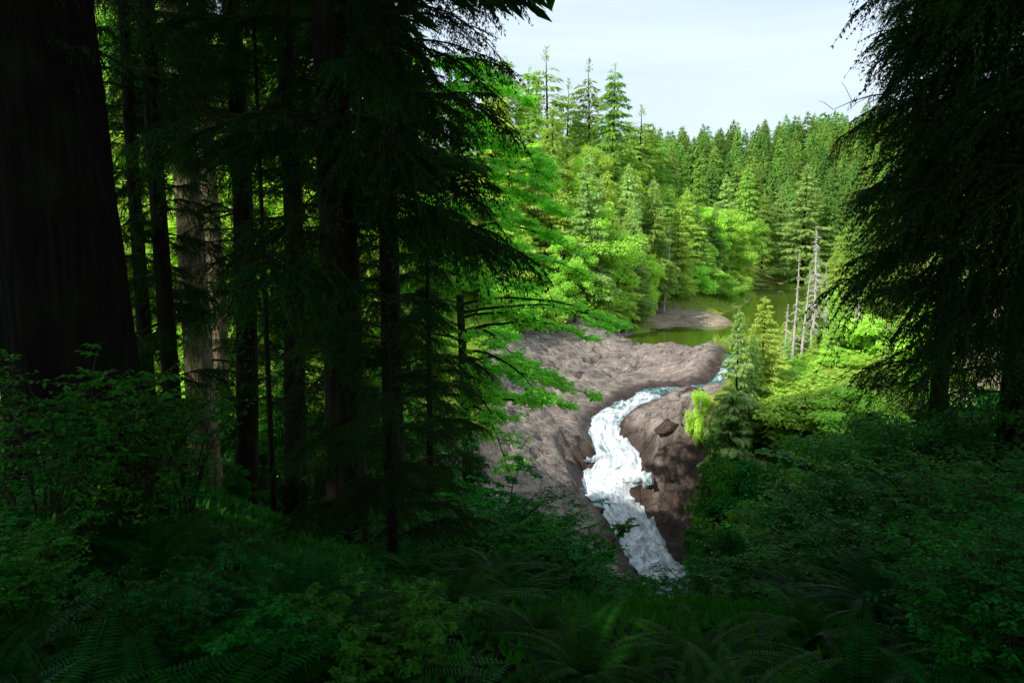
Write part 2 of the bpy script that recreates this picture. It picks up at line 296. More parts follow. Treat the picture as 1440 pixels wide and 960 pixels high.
def ground_mat():
    m, t = newmat('rock_soil_and_grass'); l = t.links.new
    g = N(t, 'ShaderNodeNewGeometry'); pos = g.outputs['Position']
    def att(k): return N(t, 'ShaderNodeAttribute', attribute_name=k).outputs['Fac']
    def noise(s, d=6.0, r=.6, dist=0, sc3=None):
        n = N(t, 'ShaderNodeTexNoise', i_Scale=s, i_Detail=d, i_Roughness=r); n.inputs['Distortion'].default_value = dist
        if sc3:
            mpn = N(t, 'ShaderNodeMapping'); mpn.inputs['Scale'].default_value = sc3; mpn.inputs['Rotation'].default_value = (R(10), R(-15), R(-33)); l(pos, mpn.inputs[0]); l(mpn.outputs[0], n.inputs['Vector'])
        else: l(pos, n.inputs['Vector'])
        return n.outputs['Fac']
    def ramp(fac, stops):
        r = N(t, 'ShaderNodeValToRGB'); e = r.color_ramp.elements
        while len(e) < len(stops): e.new(.5)
        for k, (p, c) in enumerate(stops): e[k].position = p; e[k].color = (*c, 1)
        l(fac, r.inputs[0]); return r.outputs[0]
    def mix(f, a, b, bt='MIX'):
        x = N(t, 'ShaderNodeMix', data_type='RGBA', blend_type=bt)
        for s, k in ((f, 'Factor'), (a, 'A'), (b, 'B')):
            if isinstance(s, (int, float)): x.inputs[k].default_value = s
            elif isinstance(s, tuple): x.inputs[k].default_value = (*s, 1)
            else: l(s, x.inputs[k])
        return x.outputs['Result']
    rk = ramp(noise(.55, 9.0, .68, .4, (1, 2.2, 1)), [(.3, (.11, .092, .084)), (.44, (.26, .215, .19)), (.57, (.355, .295, .255)), (.75, (.5, .435, .375))])
    st = ramp(noise(1.4, 8.0, .7, .8, (.35, 3.0, 1.5)), [(.34, (.28, .26, .26)), (.43, (.8, .8, .8)), (.6, (1, 1, 1)), (.72, (1.15, 1.13, 1.1)), (.8, (1.5, 1.5, 1.45))]); rk = mix(.9, rk, st, 'MULTIPLY')
    vo = N(t, 'ShaderNodeTexVoronoi', i_Scale=.55, feature='DISTANCE_TO_EDGE'); mpn = N(t, 'ShaderNodeMapping'); mpn.inputs['Scale'].default_value = (.22, 1.25, .6); mpn.inputs['Rotation'].default_value = (0, 0, R(-33))
    wn = N(t, 'ShaderNodeTexNoise', i_Scale=.9, i_Detail=8.0, i_Roughness=.7); l(pos, wn.inputs['Vector']); va = N(t, 'ShaderNodeVectorMath', operation='MULTIPLY_ADD'); va.inputs[1].default_value = (1.5,)*3
    l(wn.outputs['Color'], va.inputs[0]); l(pos, va.inputs[2]); l(va.outputs[0], mpn.inputs[0]); l(mpn.outputs[0], vo.inputs['Vector'])
    crack = ramp(vo.outputs['Distance'], [(.0, (.12, .11, .10)), (.018, (.8, .79, .78)), (.045, (1, 1, 1))]); rk = mix(.9, rk, crack, 'MULTIPLY')
    sp = ramp(noise(9.0, 6.0, .75, .3, (.5, 1.8, 1)), [(.38, (.35, .33, .32)), (.48, (1, 1, 1)), (.66, (1.4, 1.38, 1.35))]); rk = mix(.8, rk, sp, 'MULTIPLY')
    ms = N(t, 'ShaderNodeMapRange'); ms.inputs['From Min'].default_value = .62; ms.inputs['From Max'].default_value = .74; l(noise(.4, 8.0, .6), ms.inputs['Value'])
    rk = mix(ms.outputs[0], rk, (.2, .19, .05))
    wet_shade_c = mix(att('wet'), rk, mix(1.0, rk, (.24, .19, .165), 'MULTIPLY'))  # one dark tint serves real wetness and the painted wall shade
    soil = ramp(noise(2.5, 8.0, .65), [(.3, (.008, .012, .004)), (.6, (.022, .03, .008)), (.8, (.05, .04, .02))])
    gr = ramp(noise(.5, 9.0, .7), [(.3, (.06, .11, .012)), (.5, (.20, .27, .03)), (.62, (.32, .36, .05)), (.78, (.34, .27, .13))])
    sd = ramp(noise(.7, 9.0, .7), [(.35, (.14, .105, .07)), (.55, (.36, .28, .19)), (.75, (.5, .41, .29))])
    c = mix(att('grassy'), soil, gr); c = mix(att('sandy'), c, sd); c = mix(att('rocky'), c, wet_shade_c)
    b1 = noise(3.0, 10.0, .72, .3, (.6, 1.6, 1)); b0 = N(t, 'ShaderNodeMath', operation='MINIMUM'); b0.inputs[1].default_value = .06; l(vo.outputs['Distance'], b0.inputs[0])
    bs = N(t, 'ShaderNodeMath', operation='MULTIPLY_ADD'); bs.inputs[1].default_value = 3.0; l(b0.outputs[0], bs.inputs[0]); l(b1, bs.inputs[2])
    bp = N(t, 'ShaderNodeBump', i_Strength=.9, i_Distance=.2); l(bs.outputs[0], bp.inputs['Height'])
    p = N(t, 'ShaderNodeBsdfPrincipled'); l(c, p.inputs['Base Color']); l(bp.outputs[0], p.inputs['Normal'])
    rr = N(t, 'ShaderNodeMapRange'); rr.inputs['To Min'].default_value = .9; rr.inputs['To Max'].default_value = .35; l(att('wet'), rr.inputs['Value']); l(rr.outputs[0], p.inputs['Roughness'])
    p.inputs['Specular IOR Level'].default_value = .3
    o = N(t, 'ShaderNodeOutputMaterial'); l(p.outputs[0], o.inputs[0]); return m
GM = ground_mat()
V = np.stack([GX, GY, GH], -1).reshape(-1, 3)
I = (np.arange(ny-1)[:, None]*nx+np.arange(nx-1)[None]).ravel(); Q = np.stack([I, I+1, I+1+nx, I+nx], -1)
rkf = GR.ravel()[Q].mean(1) > .35
for name, sel in (('ground', ~rkf), ('bedrock', rkf)):
    used, inv = np.unique(Q[sel], return_inverse=True); mb = MB(); mb.add(V[used], inv.reshape(-1, 4))
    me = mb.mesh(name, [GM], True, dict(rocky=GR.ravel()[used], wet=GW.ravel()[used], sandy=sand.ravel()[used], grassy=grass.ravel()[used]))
    tag(obj(name, me), kind='structure')

# ------------------------------------------------------------------ water
def water_mat(name, base, foam):
    m, t = newmat(name); l = t.links.new; g = N(t, 'ShaderNodeNewGeometry')
    p = N(t, 'ShaderNodeBsdfPrincipled', i_Roughness=.06); p.inputs['IOR'].default_value = 1.33
    o = N(t, 'ShaderNodeOutputMaterial'); l(p.outputs[0], o.inputs[0])
    if not foam:
        p.inputs['Base Color'].default_value = (*base, 1)
        mpn = N(t, 'ShaderNodeMapping'); mpn.inputs['Scale'].default_value = (.6, 1.6, 1); nz = N(t, 'ShaderNodeTexNoise', i_Scale=1.5, i_Detail=4.0)
        l(g.outputs['Position'], mpn.inputs[0]); l(mpn.outputs[0], nz.inputs['Vector'])
        bp = N(t, 'ShaderNodeBump', i_Strength=.12, i_Distance=.06); l(nz.outputs['Fac'], bp.inputs['Height']); l(bp.outputs[0], p.inputs['Normal']); return m
    at = lambda k: N(t, 'ShaderNodeAttribute', attribute_name=k).outputs['Fac']
    cx = N(t, 'ShaderNodeCombineXYZ'); l(at('fu'), cx.inputs[0]); l(at('fv'), cx.inputs[1])
    mpn = N(t, 'ShaderNodeMapping'); mpn.inputs['Scale'].default_value = (.8, 1.35, 1); l(cx.outputs[0], mpn.inputs[0])
    nz = N(t, 'ShaderNodeTexNoise', i_Scale=1.0, i_Detail=9.0, i_Roughness=.68); nz.inputs['Distortion'].default_value = .7; l(mpn.outputs[0], nz.inputs['Vector'])
    ad = N(t, 'ShaderNodeMath', operation='ADD'); l(at('foam'), ad.inputs[0]); l(nz.outputs['Fac'], ad.inputs[1])
    mr = N(t, 'ShaderNodeMapRange'); mr.inputs['From Min'].default_value = .90; mr.inputs['From Max'].default_value = 1.10; l(ad.outputs[0], mr.inputs['Value'])
    nf = N(t, 'ShaderNodeTexNoise', i_Scale=2.6, i_Detail=10.0, i_Roughness=.75); l(mpn.outputs[0], nf.inputs['Vector'])
    fr = N(t, 'ShaderNodeValToRGB'); e = fr.color_ramp.elements; e[0].position = .36; e[0].color = (.36, .50, .63, 1); e[1].position = .53; e[1].color = (.92, .94, .96, 1); l(nf.outputs['Fac'], fr.inputs[0])
    c = N(t, 'ShaderNodeMix', data_type='RGBA'); c.inputs['A'].default_value = (*base, 1); l(mr.outputs[0], c.inputs['Factor']); l(fr.outputs[0], c.inputs['B'])
    r2 = N(t, 'ShaderNodeMapRange'); r2.inputs['To Min'].default_value = .08; r2.inputs['To Max'].default_value = .75; l(mr.outputs[0], r2.inputs['Value'])
    l(c.outputs['Result'], p.inputs['Base Color']); l(r2.outputs[0], p.inputs['Roughness'])
    bs = N(t, 'ShaderNodeMath', operation='ADD'); l(nz.outputs['Fac'], bs.inputs[0]); l(nf.outputs['Fac'], bs.inputs[1])
    bp = N(t, 'ShaderNodeBump', i_Strength=.7, i_Distance=.25); l(bs.outputs[0], bp.inputs['Height']); l(bp.outputs[0], p.inputs['Normal']); return m
WR = water_mat('white_water', (.03, .12, .12), True); WL = water_mat('still_green_water', (.07, .115, .010), False)
lk = MB(); lx = np.linspace(14, 240, 40); ly = np.linspace(90, 300, 40)
# lake sheet: a simple quad strip kept behind the rock ridge
A = [(14,99),(24,90.5),(33,88),(46,86),(70,98),(130,130),(170,170),(200,240),(90,262),(70,245),(40,200),(30,150),(14,118)]
cxy = np.array([75., 150.]); ring = np.array(A, float); ring = catmull(np.hstack([np.vstack([ring, ring[:1]]), np.zeros((len(A)+1, 2))]), 6)[:-1, :2]
k = len(ring); Vv = np.vstack([np.c_[cxy+(ring-cxy)*f, np.full(k, -14.0)] for f in (1, .66, .33, .02)])
Qq = [(r*k+i, r*k+(i+1) % k, (r+1)*k+(i+1) % k, (r+1)*k+i) for r in range(3) for i in range(k)]
lk.add(Vv, Qq); tag(obj('lake', lk.mesh('lake', [WL], True)), kind='structure')
rf = catmull(rp_, 40); rf = rf[:]; ns = len(rf); nc = 42
tg_ = nrm(np.gradient(rf[:, :2], axis=0)); sd_ = np.c_[tg_[:, 1], -tg_[:, 0]]
arc = np.r_[0, np.cumsum(np.linalg.norm(np.diff(rf[:, :3], axis=0), axis=1))]
cr = np.linspace(-1.35, 1.35, nc)
X = rf[:, 0:1]+sd_[:, 0:1]*cr*rf[:, 3:4]; Y = rf[:, 1:2]+sd_[:, 1:2]*cr*rf[:, 3:4]
fu = np.repeat(arc[:, None], nc, 1); fv = cr[None]*rf[:, 3:4]
slope = -np.gradient(rf[:, 2], arc); foam = np.clip(ss(.08, .3, slope)*.6, 0, .6)
k2 = np.convolve(np.pad(foam, 20, 'edge'), np.ones(41)/41, 'valid')[:ns]
pyc = np.array([to_px(p[:3])[1] for p in rf]); k2 = np.where((pyc > 556), np.maximum(k2, .54), k2); k2 = np.where((pyc > 500) & (pyc < 556), np.minimum(np.maximum(k2, .40), .46), k2)
amp = .10+.95*k2
Z = rf[:, 2:3]+amp[:, None]*(ridge(fu*.45+fbm(fu*.3, fv*.3, 2, 8)*2, fv*.9, 4, 70)-.5)*1.5-.05*np.abs(cr)[None]**4+.35*k2[:, None]*(fbm(fu*.25, fv*.3, 3, 71))
mb = MB(); I = (np.arange(ns-1)[:, None]*nc+np.arange(nc-1)[None]).ravel()
mb.add(np.stack([X, Y, Z], -1).reshape(-1, 3), np.stack([I, I+1, I+1+nc, I+nc], -1))
FO = np.repeat(k2[:, None], nc, 1)-.05*np.abs(cr)[None]**3
tag(obj('river', mb.mesh('river', [WR], True, dict(fu=fu, fv=fv, foam=FO))), kind='structure')

# ------------------------------------------------------------------ conifer prototypes
def conifer(seed, h, r, nb, nl, ln, wd, start=.08, droop=.25, power=.85, mat='fir', sparse=0, trunkmat='bark', split=True, tr=.012, jag=.35, topbare=0):
    """returns trunk mesh, crown mesh (or one mesh with both)"""
    rg = np.random.default_rng(seed); cr = MB(); tk = MB() if split else cr
    zz = np.linspace(0, 1, 9); bend = np.c_[fbm(zz*2, zz*0+seed, 2, seed)*h*.02, fbm(zz*2, zz*0+seed+9, 2, seed)*h*.02, zz*h]; bend[0, :2] = 0
    tube(tk, bend, h*tr*(1-zz)**.8+.01*h*tr, 8, 0 if split else 1)
    t = start+(1-start-topbare)*rg.random(nb)**.9*.995; t.sort(); az = (np.arange(nb)*2.39996+rg.normal(0, .5, nb))
    Lb = r*np.clip((1-(t-start)/(1-start)), 0, 1)**power*(1+jag*rg.normal(0, .6, nb)).clip(.35, 1.6)*ss(start-.08, start+.14, t).clip(.35, 1)+.012*h*rg.random(nb)
    rise = rg.normal(.12, .12, nb)*(1-droop)+.35*t*(1-droop)*0.8-.1*droop
    # branch wood
    for i in range(0, nb, 2 if nl < 5000 else 1):
        s = np.linspace(0, 1, 4); d = np.array([math.cos(az[i]), math.sin(az[i])])
        tube(cr, np.c_[d[0]*Lb[i]*s, d[1]*Lb[i]*s, t[i]*h+Lb[i]*(rise[i]*s-droop*s*s)], .012*Lb[i]*(1.15-s)+.004, 3, 1)
    w = Lb**1.25; b = rg.choice(nb, nl, p=w/w.sum()); s = .12+.9*rg.random(nl)**.75; s = np.minimum(s, 1.03)
    da = az[b]; d = np.c_[np.cos(da), np.sin(da)]; e = np.c_[-d[:, 1], d[:, 0]]
    lat = rg.normal(0, 1, nl)*Lb[b]*.20*(1.15-s)
    P = np.c_[d*(Lb[b]*s)[:, None]+e*lat[:, None], t[b]*h+Lb[b]*(rise[b]*s-droop*s*s)-np.abs(lat)*.25+rg.normal(0, .02, nl)*r]
    sg = np.sign(lat); D = np.c_[d*.8+e*(sg*.75)[:, None], rg.normal(-.15-droop*.9, .25, nl)]
    Nn = np.c_[rg.normal(0, .35, (nl, 2)), np.ones(nl)]
    keep = rg.random(nl) > sparse
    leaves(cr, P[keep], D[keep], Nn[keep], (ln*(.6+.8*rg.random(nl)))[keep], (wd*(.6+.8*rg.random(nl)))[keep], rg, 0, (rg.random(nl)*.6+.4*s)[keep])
    # leader
    k = 60; P = np.c_[rg.normal(0, .009*h, (k, 2)), h*(.93+.075*rg.random(k))]; P[:, :2] *= ((1.02-P[:, 2:]/h)*12).clip(0, 1)
    leaves(cr, P, np.c_[rg.normal(0, .6, (k, 2)), np.full(k, .6)], rg.normal(0, 1, (k, 3)), ln*.6, wd*.5, rg, 0)
    cm = cr.mesh('crown', [M[mat], M[trunkmat]]); return (tk.mesh('trunk', [M[trunkmat]], True) if split else None), cm

def broadleaf(seed, h, r, nclump, nl, ln, wd, mat='broad', star=1, base=.25, flat=.55, trunkmat='bark', tr=.018):
    rg = np.random.default_rng(seed); cr = MB(); tk = MB()
    zz = np.linspace(0, 1, 7); tp = np.c_[fbm(zz*2, zz*0+seed, 2, seed)*h*.12, fbm(zz*2, zz*0+seed+5, 2, seed)*h*.12, zz*h*.9]; tp[:, :2] -= tp[0, :2]
    tube(tk, tp, h*tr*(1.1-zz), 8)
    th = rg.random(nclump)*2*math.pi; ph = rg.random(nclump)**.6; zc = base+(1-base)*rg.random(nclump)
    prof = np.sin(math.pi*np.clip((zc-base)/(1-base)*.82+.14, 0, 1))**.6
    Cc = np.c_[np.cos(th)*r*ph*prof, np.sin(th)*r*ph*prof, zc*h*.97]
    cs = (.16+.16*rg.random(nclump))*r*(1.1 if nclump < 60 else .85)
    for i in range(nclump):
        z0 = max(.12, zc[i]-.28*rg.random()-.05)*h*.9; a = np.array([np.interp(z0/(h*.9), zz, tp[:, 0]), np.interp(z0/(h*.9), zz, tp[:, 1]), z0])
        s = np.linspace(0, 1, 5)[:, None]; p = a*(1-s)+Cc[i]*s; p[:, 2] += (np.sin(s[:, 0]*math.pi)*.06*h*rg.normal(0, .5))
        tube(tk, p, h*tr*.35*(1.1-s[:, 0]), 5)
    b = rg.choice(nclump, nl, p=cs**2/np.sum(cs**2)); u = nrm(rg.normal(0, 1, (nl, 3))); rad = rg.random(nl)**.4
    P = Cc[b]+u*np.array([1, 1, flat])*(cs[b]*rad)[:, None]
    D = u*np.array([1, 1, .3])+np.c_[rg.normal(0, .5, (nl, 2)), rg.normal(-.35, .3, nl)]
    Nn = np.c_[rg.normal(0, .45, (nl, 2)), np.ones(nl)]
    leaves(cr, P, D, Nn, ln*(.6+.7*rg.random(nl)), wd*(.6+.7*rg.random(nl)), rg, 0, star=star)
    return tk.mesh('trunk', [M[trunkmat]], True), cr.mesh('crown', [M[mat]])

FAR_H = 26.0
P_hill = [conifer(100+i, 26, 4.9+.6*(i % 3), 130, 5200, 1.3, .36, .06, .28, .8, 'firhill', split=False)[1] for i in range(5)]
P_con = {
 'lit':  [conifer(200+i, 20, 4.0+.5*i, 210, 26000, .52, .11, .03, .22, .8, 'firlit') for i in range(3)],
 'dark': [conifer(220+i, 26, 3.9+.3*i, 170, 20000, .6, .13, .12, .35, .7, 'fir', jag=.6, topbare=0.02) for i in range(3)],
 'blue': [conifer(240+i, 18, 3.3+.4*i, 170, 20000, .48, .10, .02, .18, .9, 'firblue') for i in range(2)],
 'thin': [conifer(260+i, 24, 2.6, 90, 4200, .7, .17, .3, .3, .55, 'fir', jag=.8, sparse=.25, topbare=.1, trunkmat='bark') for i in range(2)],
}
P_br = {
 'bright': [broadleaf(300+i, 12, 4.6, 80, 17000, .32, .2, 'broad') for i in range(3)],
 'bush':   [broadleaf(320+i, 4, 2.6, 34, 6500, .26, .15, 'broad', base=.05) for i in range(3)],
}

def put_tree(kind, px, py_top, Y, label=None, cat='tree', group=None, name=None, which=None, width=1.0, rz=None, sink=.3):
    protos = P_con.get(kind) or P_br.get(kind); tm, cm = protos[which if which is not None else random.randrange(len(protos))]
    top = atY(px, py_top, Y); x, y = top[0], top[1]; g = gz(x, y)-sink
    h0 = {'lit':20,'dark':26,'blue':18,'thin':24,'bright':12,'bush':4}[kind]; s = max(.15, (top[2]-g)/h0)
    if kind == 'bush' and s > 1.5: tm, cm = P_br['bright'][0]; s = s*4/12; width *= .75
    nm = name or {'bright':'broadleaf_tree','bush':'leafy_shrub','lit':'hemlock_tree'}.get(kind, 'conifer_tree')
    e = empty(nm, (x, y, g), label, cat, group, random.random()*6.3 if rz is None else rz, (s*width, s*width, s))
    obj('trunk', tm, e); obj('crown', cm, e); return e

G1 = 'tall trees on the left bank above the pool'
keys = [
 ('dark',865,92,142,'tall dark ragged conifer, highest of the left bank skyline against the pale sky','conifer',1.0),
 ('thin',829,84,150,'thin-topped conifer with bare spire just left of the tallest skyline conifer','conifer',1.1),
 ('thin',800,112,146,'short-topped scraggy conifer on the skyline between two thin-spired ones','conifer',1.0),
 ('thin',768,68,140,'scraggy conifer with a flat bare top beside the maple on the skyline','conifer',1.2),
 ('dark',745,95,128,'dark conifer half hidden behind the bright maple on the skyline','conifer',1.0),
 ('thin',902,150,158,'open dark conifer right of the tallest skyline tree','conifer',1.7),
 ('dark',930,192,166,'dark narrow conifer where the left bank skyline meets the far hill','conifer',1.0),
 ('dark',985,218,178,'tall brownish green conifer rising above the right end of the left bank stand','conifer',.85),
 ('lit',778,150,122,'pale yellow-green hemlock beside the maple high on the left bank','conifer',1.0),
 ('lit',835,262,128,'light green conifer standing below the round bright-green tree','conifer',.8),
 ('bright',826,204,134,'round vivid green broadleaf crown under the skyline conifers','broadleaf tree',.62),
 ('blue',884,232,124,'broad grey-green conifer in the middle of the left bank stand','conifer',1.0),
 ('blue',920,250,132,'grey-green conifer right of the broad one mid stand','conifer',1.0),
 ('blue',832,330,112,'grey-green conifer low on the left bank near the rock shelf','conifer',.95),
 ('lit',955,285,136,'light green conifer behind the leaning dead stem','conifer',1.1),
 ('lit',985,300,148,'yellow-green conifer above the cove bank','conifer',1.1),
 ('blue',1022,246,192,'silvery green conifer near the head of the pool','conifer',1.0),
 ('dark',1052,232,205,'dark pointed conifer at the head of the pool','conifer',1.0),
 ('lit',1040,300,186,'rounded light green hemlock by the head of the pool','conifer',1.1),
 ('blue',1100,262,225,'pale grey-green conifer on the far shore of the pool','conifer',1.2),
 ('blue',1136,232,212,'tall pale conifer on the far shore behind the bleached snags','conifer',1.5),
 ('dark',1168,270,215,'dark conifer beyond the snags near the cedar edge','conifer',1.2),
 ('dark',1075,270,222,'conifer in deep shade behind the far grassy shore','conifer',1.1),
 ('bright',905,345,118,'leafy bright tree close above the sandy beach','broadleaf tree',.8),
 ('lit',868,345,112,'light hemlock left of the sandy beach','conifer',1.0),
 ('lit',790,270,104,'feathery light conifer right behind the maple branches','conifer',.95),
 ('bright',800,330,100,'bright broadleaf tree rising over the top of the rock shelf','broadleaf tree',.8),
 ('bright',908,365,122,'vivid green broadleaf tree in the stand above the beach','broadleaf tree',.6),
 ('bright',1000,345,160,'bright broadleaf tree leaning over the cove','broadleaf tree',.7),
 ('bright',1050,350,215,'bright broadleaf tree at the far end of the pool','broadleaf tree',.8),
 ('bright',965,375,140,'bright broadleaf tree above the right end of the beach','broadleaf tree',.7),
 ('bright',1105,330,232,'bright broadleaf tree low on the far shore','broadleaf tree',.8),
]
for k, px, py, Y, lab, cat, wd in keys: put_tree(k, px, py, Y, lab, cat, None, width=wd)
# filler trees of the same stands
def skyl(px): return np.interp(px, [-100, 200, 700, 760, 800, 870, 930, 1000, 1080, 1180, 1260], [-260, -150, 60, 95, 120, 130, 215, 250, 290, 290, 320])
random.seed(3)
for i in range(95):
    u = random.random(); Y = 102+u*105; lo = max(738, 740+(Y-110)*1.2); hi = min(1190, 880+(Y-102)*2.1)
    px = random.uniform(lo, hi); g = atY(px, 400, Y); gg = gz(g[0], g[1])
    if gg < -13.4: continue
    _, pyb = to_px((g[0], g[1], gg)); hh = random.uniform(9, 23); _, pyt = to_px((g[0], g[1], gg+hh)); pyt = max(pyt, skyl(px)+25+random.random()*40)
    kind = random.choice(['lit', 'bright', 'blue', 'dark', 'bright', 'lit', 'blue'])
    lab = {'lit': 'yellow-green hemlock packed into the sunlit stand above the pool', 'blue': 'grey-green conifer packed into the sunlit stand above the pool', 'dark': 'darker conifer packed into the sunlit stand above the pool', 'bright': 'vivid green broadleaf tree packed into the sunlit stand above the pool'}[kind]
    put_tree(kind, px, pyt, Y, lab, 'broadleaf tree' if kind == 'bright' else 'conifer', lab.split(' packed')[0]+'s of the pool stand', width=random.uniform(.85, 1.2))
# sunlit stand glimpsed through the dark forest on the left
for i in range(60):
    px = random.uniform(150, 720); Y = random.uniform(62, 120)
    if Y < 95 and px > 540: continue
    g = atY(px, 400, Y); kind = random.choice(['lit', 'bright', 'lit', 'dark'])
    lab = {'lit': 'pale green hemlock glimpsed through the dark foreground forest', 'bright': 'bright broadleaf tree glimpsed through the dark foreground forest', 'dark': 'darker conifer glimpsed through the dark foreground forest'}[kind]
    hh = random.uniform(9, 15) if Y < 85 else random.uniform(16, 32)
    gg = gz(g[0], g[1]); _, pyt = to_px((g[0], g[1], gg+hh))
    put_tree(kind, px, pyt, Y, lab, 'broadleaf tree' if kind == 'bright' else 'conifer', 'sunlit trees behind the dark forest', width=1.15)
# shore bushes
random.seed(5)
shore = [(820,455,109),(850,448,112),(875,450,116),(845,462,106),(800,462,103),(775,468,98),(900,436,124),(925,424,134),(950,418,140),(975,420,143),(1000,424,146),(1020,428,148),(1035,420,160),(1040,410,172),(1030,415,158),(1045,398,196),(1065,385,238),(1085,383,246),(1105,384,245),(1125,386,240),(1150,388,235),(990,410,150),(960,405,148),(890,425,126),(865,432,118),(1060,380,246),(745,470,95),(720,478,92)]
for px, pyb, Y in shore:
    hh = random.uniform(2.2, 5.0); g = atY(px, pyb, Y); gg = max(gz(g[0], g[1]), -14); _, pyt = to_px((g[0], g[1], gg+hh))
    put_tree('bush', px, pyt, Y, 'bright green leafy bush in the fringe along the pool shore', 'bush', 'bushes fringing the pool', width=random.uniform(1.0, 1.5))

# far hill
random.seed(9); cnt = 0; spots = []
tries = 0
while cnt < 230 and tries < 9000:
    tries += 1
    Y = 250+(random.random()**.85)*175; px = random.uniform(880, 1290); g = atY(px, 300, Y)
    if any((g[0]-a)**2+(g[1]-b)**2 < 6.3**2 for a, b in spots): continue
    gg = gz(g[0], g[1])
    if gg < -13: continue
    spots.append((g[0], g[1])); s = random.uniform(.82, 1.08)
    o = obj('conifer_tree', P_hill[cnt % 5]); o.location = (g[0], g[1], gg-.4); o.scale = (s*random.uniform(.8, 1.1),)*2+(s,); o.rotation_euler.z = random.random()*6.3
    front = Y < 300
    tag(o, 'dark green conifer in the dense forest low on the far hill' if front else 'pointed conifer in the dense forest high on the far hill', 'conifer', 'conifers low on the far hill' if front else 'conifers high on the far hill'); cnt += 1
# forest mass on the flanks of the same hill
mb = MB(); rg = np.random.default_rng(5)
for i in range(420):
    a = rg.random()*1.9+.55; rr_ = 300+rg.random()*260; x, y = math.cos(a)*rr_, math.sin(a)*rr_
    qx, qy = to_px((x, y, 20))
    if 870 < qx < 1300 and y < 430: continue
    g = gz(x, y); h = 20+8*rg.random(); n = 110; t = rg.random(n)**.8; th = rg.random(n)*6.3; rad = (1-t)*4.4*(.5+.5*rg.random(n))
    P = np.c_[x+np.cos(th)*rad, y+np.sin(th)*rad, g+h*(.1+.9*t)]; leaves(mb, P, np.c_[np.cos(th), np.sin(th), np.full(n, -.4)], np.c_[rg.normal(0, .3, (n, 2)), np.ones(n)], 3.0, 1.6, rg)
tag(obj('forest', mb.mesh('forest', [M['firhill']])), kind='stuff', label='far forest mass on the flanks of the hill', cat='forest')

# ------------------------------------------------------------------ snags and right bank
def snag(seed, h, r, nbr, blen, lo=.2, mat='snag'):
    rg = np.random.default_rng(seed); mb = MB(); z = np.linspace(0, 1, 10)
    P = np.c_[fbm(z*2, z*0+seed, 2, seed)*h*.03, fbm(z*2, z*0+seed+3, 2, seed)*h*.03, z*h]; P[:, :2] -= P[0, :2]; tube(mb, P, 1.35*r*(1.05-z)**.8, 8)
    br = MB()
    for i in range(nbr):
        t = lo+(1-lo)*rg.random(); a = rg.random()*6.3; l_ = blen*(1.15-t)*(.4+.8*rg.random()); s = np.linspace(0, 1, 5)
        c = np.array([np.interp(t, z, P[:, 0]), np.interp(t, z, P[:, 1]), t*h]); d = np.array([math.cos(a), math.sin(a)])
        q = np.c_[c[0]+d[0]*l_*s, c[1]+d[1]*l_*s, c[2]+l_*(.15*s-.45*s*s)+.06*l_*rg.normal(0, 1, 5)*s]; tube(br, q, .045*(1.1-s)+.012, 4)
        for j in range(3):
            sj = .3+.6*rg.random(); b = q[2]*(1-sj)+q[4]*sj; e = b+np.array([rg.normal(0, .25), rg.normal(0, .25), -.25*rg.random()])*l_*.6; tube(br, [b, (b+e)/2, e], [.02, .014, .008], 3)
    return mb.mesh('trunk', [M[mat]], True), br.mesh('crown', [M[mat]])
def put_snag(px, pt, Y, h0, lab, seed, blen=1.2, nbr=60, r=.16, tilt=0, lo=.2, mat='snag'):
    top = atY(px, pt, Y); g = gz(top[0], top[1])-.2; h = top[2]-g; a, b = snag(seed, h, r, nbr, blen, lo, mat)
    e = empty('dead_tree', (top[0], top[1], g), lab, 'dead tree'); e.rotation_euler.y = R(tilt); obj('trunk', a, e); obj('crown', b, e)
put_snag(1152, 318, 76, 0, 'tallest bleached snag with short bare branches on the right bank', 1, 1.5, 120, .17)
put_snag(1122, 352, 75, 0, 'bleached snag left of the tallest one, bare nearly to its foot', 2, .8, 50, .13, 1)
put_snag(1133, 372, 73, 0, 'slender bare pole leaning slightly between the two tallest snags', 3, .5, 30, .11, 2.5)
put_snag(1166, 368, 77, 0, 'thin bare pole right of the tallest snag', 4, .5, 30, .10, -1)
put_snag(1107, 428, 72, 0, 'short grey snag on the left of the snag group', 5, .9, 50, .10)
put_snag(1208, 410, 74, 0, 'grey snag with tangled branches beside the dark cedar', 6, 1.4, 70, .10)
put_snag(936, 408-95, 128, 0, 'pale leaning dead stem among the trees above the beach', 7, .6, 18, .16, 4, .5)
put_snag(962, 330, 137, 0, 'thin dead stem right of the leaning one above the beach', 8, .5, 16, .12, 3, .5)
put_tree('blue', 1148, 345, 79, 'pale grey-green conifer standing right behind the bleached snags', 'conifer', None, width=.8, which=0)
put_tree('lit', 1076, 418, 65, 'sunlit young conifer, taller of the pair on the right bank edge', 'conifer', None, width=1.15, which=1)
put_tree('blue', 1040, 437, 61.5, 'sunlit young conifer, lower of the pair on the right bank edge', 'conifer', None, width=.95, which=0)
put_tree('blue', 1108, 470, 70, 'small pale conifer at the foot of the snags', 'conifer', None, width=1.1)
put_tree('lit', 1180, 330, 96, 'bright hemlock at the edge of the dark cedar behind the snags', 'conifer', None, width=.8)
put_tree('dark', 1200, 300, 108, 'dark conifer just behind the edge of the cedar curtain', 'conifer', None, width=1.1)
put_tree('dark', 1250, 250, 128, 'dark conifer mostly hidden behind the cedar curtain', 'conifer', None, width=1.2)
random.seed(21)
